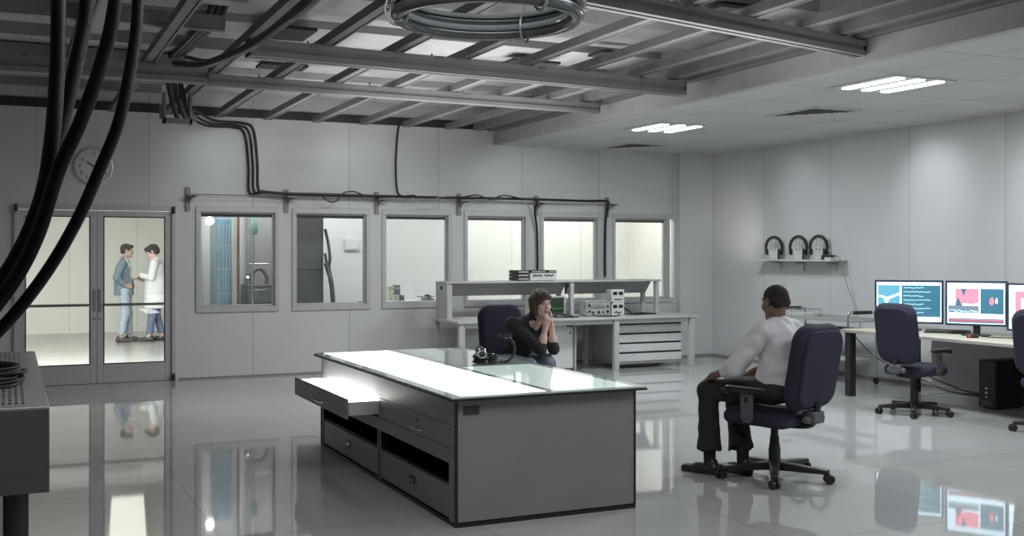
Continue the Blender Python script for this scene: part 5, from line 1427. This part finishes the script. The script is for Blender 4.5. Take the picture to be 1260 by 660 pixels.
# third window: shelf board with boxes and a small round speaker
t = thing('booth_counter', 'pale counter directly behind the third window', 'counter', (4.50, YB+T+.002, 0))
MB().box((0, 0, .90), (1.17, .55, .935)).build('counter_top', white_m, t, bev=.004)
for x in (.02, 1.10): MB().box((x, .03, 0), (x+.05, .5, .90)).build('leg', bench_m, t, bev=.003)
Zb = .9355
for px0, px1, py, lab, m, g in ((478, 484.5, 352, 'narrow cream box standing behind the third window', mat('cream_box', (.72, .70, .52), .6), .16), (485.5, 492.5, 351, 'tall grey binder standing behind the third window', mat('binder_grey', (.22, .225, .23), .5), .24), (485.2, 491.5, 363.5, 'short white box standing before the grey binder', white_m, .06), (493.6, 497.6, 363.5, 'small dark grey carton at the end of the row behind the third window', mat('carton_grey', (.16, .165, .17), .5), .12)):
    Y = YB+T+.06+g
    a, c = at_y(px0, 370, Y), at_y(px1, 370, Y); h = at_y(px0, py, Y).z
    t = thing('storage_box', lab, 'box', (a.x, Y, Zb))
    MB().box((0, 0, 0), (c.x-a.x, .12, h-Zb)).build('body', m, t, bev=.003)
    MB().box((.006, -.002, (h-Zb)*.72), (c.x-a.x-.006, 0, (h-Zb)*.86)).build('label_strip', mat('label_pale', (.5, .5, .48), .6), t, smooth=0)
a = at_y(526, 372, YB+T+.2)
t = thing('desk_speaker', 'small round grey speaker phone on the counter behind the third window', 'speaker', (a.x, a.y, Zb))
MB().lathe([(0, 0), (.10, 0), (.105, .012), (.07, .03), (.045, .05), (.04, .075), (0, .08)], 24).build('body', greyplast_m, t)
for k in range(3):
    q = R(120*k+30); MB().tube([(.05*math.cos(q), .05*math.sin(q), .035), (.13*math.cos(q), .13*math.sin(q), .05), (.15*math.cos(q), .15*math.sin(q), .042)], .008, 6).build('arm', greyplast_m, t)
# strip light in the corridor ceiling, mirrored by the floor
t = thing('ceiling_strip_light', 'long lit strip light on the corridor ceiling behind the glass door', 'light', (1.80, 19.1, 3.0), R(-5.4))
MB().box((-.32, -2.4, -.04), (.32, 2.4, -.001)).build('housing', white_m, t, bev=.003)
MB().box((-.28, -2.35, -.055), (.28, 2.35, -.041)).build('diffuser', glow('corridor_strip', (1.0, .98, .86), 2.2), t, bev=.004)
# ------------------------------------------------------------------ lights
def area(name, loc, size, power, col=(1, 1, 1), rot=(0, 0, 0), spread=None):
    l = bpy.data.lights.new(name, 'AREA'); l.energy = power; l.color = col
    l.shape = 'RECTANGLE'; l.size, l.size_y = size
    if spread: l.spread = R(spread)
    o = bpy.data.objects.new(name, l); o.location = loc; o.rotation_euler = rot; COL.objects.link(o); return o
def spot(name, loc, target, power, ang=60, blend=.8, col=(1, 1, 1), rad=.15):
    l = bpy.data.lights.new(name, 'SPOT'); l.energy = power; l.color = col; l.spot_size = R(ang); l.spot_blend = blend; l.shadow_soft_size = rad
    o = bpy.data.objects.new(name, l); o.location = loc
    o.rotation_euler = (Vector(target)-Vector(loc)).to_track_quat('-Z', 'Y').to_euler(); COL.objects.link(o); return o
COOL = (.90, .96, 1.0); WARM = (1.0, .98, .93)
area('troffer_light', (7.32, 7.52, ZC-.04), (.7, .75), 95, COOL)
area('troffer_light', (7.33, 11.28, ZC-.04), (.7, .75), 62, COOL)
area('troffer_light', (7.32, 3.7, ZC-.04), (.7, .75), 85, COOL)  # added fill out of view, no fitting modelled
area('troffer_light', (8.9, 0.5, ZC-.04), (.7, .75), 40, COOL)  # another added fill behind the viewer, without a fitting
# added fill light below the open ceiling, no fittings behind it
area('ceiling_lamp', (3.9, 11.4, 3.25), (2.4, .3), 60, (1, 1, 1))
area('ceiling_lamp', (2.0, 3.6, 3.2), (3.0, 2.0), 78, (1, 1, 1))
for p, e in (((4.4, 10.4, 2.75), 36), ((4.5, 7.0, 2.75), 26), ((3.9, 12.6, 2.75), 18)):
    area('uplighter', p, (2.6, 1.6), e, (1, 1, 1), (PI, 0, 0))  # added upward fill to brighten the girders, no lamp stands here
# added spots that make the bright pools on the walls, no fittings
for x, y in ((2.6, 13.2), (4.4, 13.2), (6.9, 13.2)):
    spot('wall_washer', (x, y-1.0, 3.1), (x, YB, 2.5), 24, 62, 1., COOL)
for y, e in ((12.0, 10), (9.6, 36), (7.9, 40)):
    spot('wall_washer', (9.0, y, 3.1), (XR, y, 2.4), e, 72, 1., COOL)
# rooms beyond the glass
area('corridor_lamp', (-0.6, 15.5, 2.95), (4.6, 1.6), 620, WARM)  # added fill, kept out of sight and out of the floor reflection
area('booth_lamp', (3.9, 15.2, 2.9), (3.0, .7), 66, (1, .99, .97))
area('booth_lamp', (7.9, 15.2, 2.9), (3.0, .8), 72, WARM)
spot('window_wash', (8.9, 12.6, 1.4), (XR, 13.4, 2.05), 24, 56, 1., (1, .96, .86))  # added spot inside the room for the warm patch on the side wall
# world: faint grey
w = bpy.data.worlds.new('world'); scn.world = w; w.use_nodes = True
w.node_tree.nodes['Background'].inputs[0].default_value = (.5, .52, .55, 1); w.node_tree.nodes['Background'].inputs[1].default_value = .3

# ------------------------------------------------------------------ camera and view
c = bpy.data.cameras.new('camera'); co = bpy.data.objects.new('camera', c); COL.objects.link(co)
c.sensor_width = 36; c.lens = F_PX/1260*36; c.shift_y = -18/1260; c.clip_start = .05; c.clip_end = 200
co.location = (0, 0, EYE); co.rotation_euler = (R(90), 0, -YAW)
scn.camera = co
vs = scn.view_settings
vs.view_transform = 'Standard'; vs.look = 'None'; vs.gamma = 1; vs.exposure = 0; vs.use_curve_mapping = False
scn.cycles.use_denoising = True
scn.cycles.max_bounces = 10; scn.cycles.transparent_max_bounces = 16; scn.cycles.sample_clamp_indirect = 4
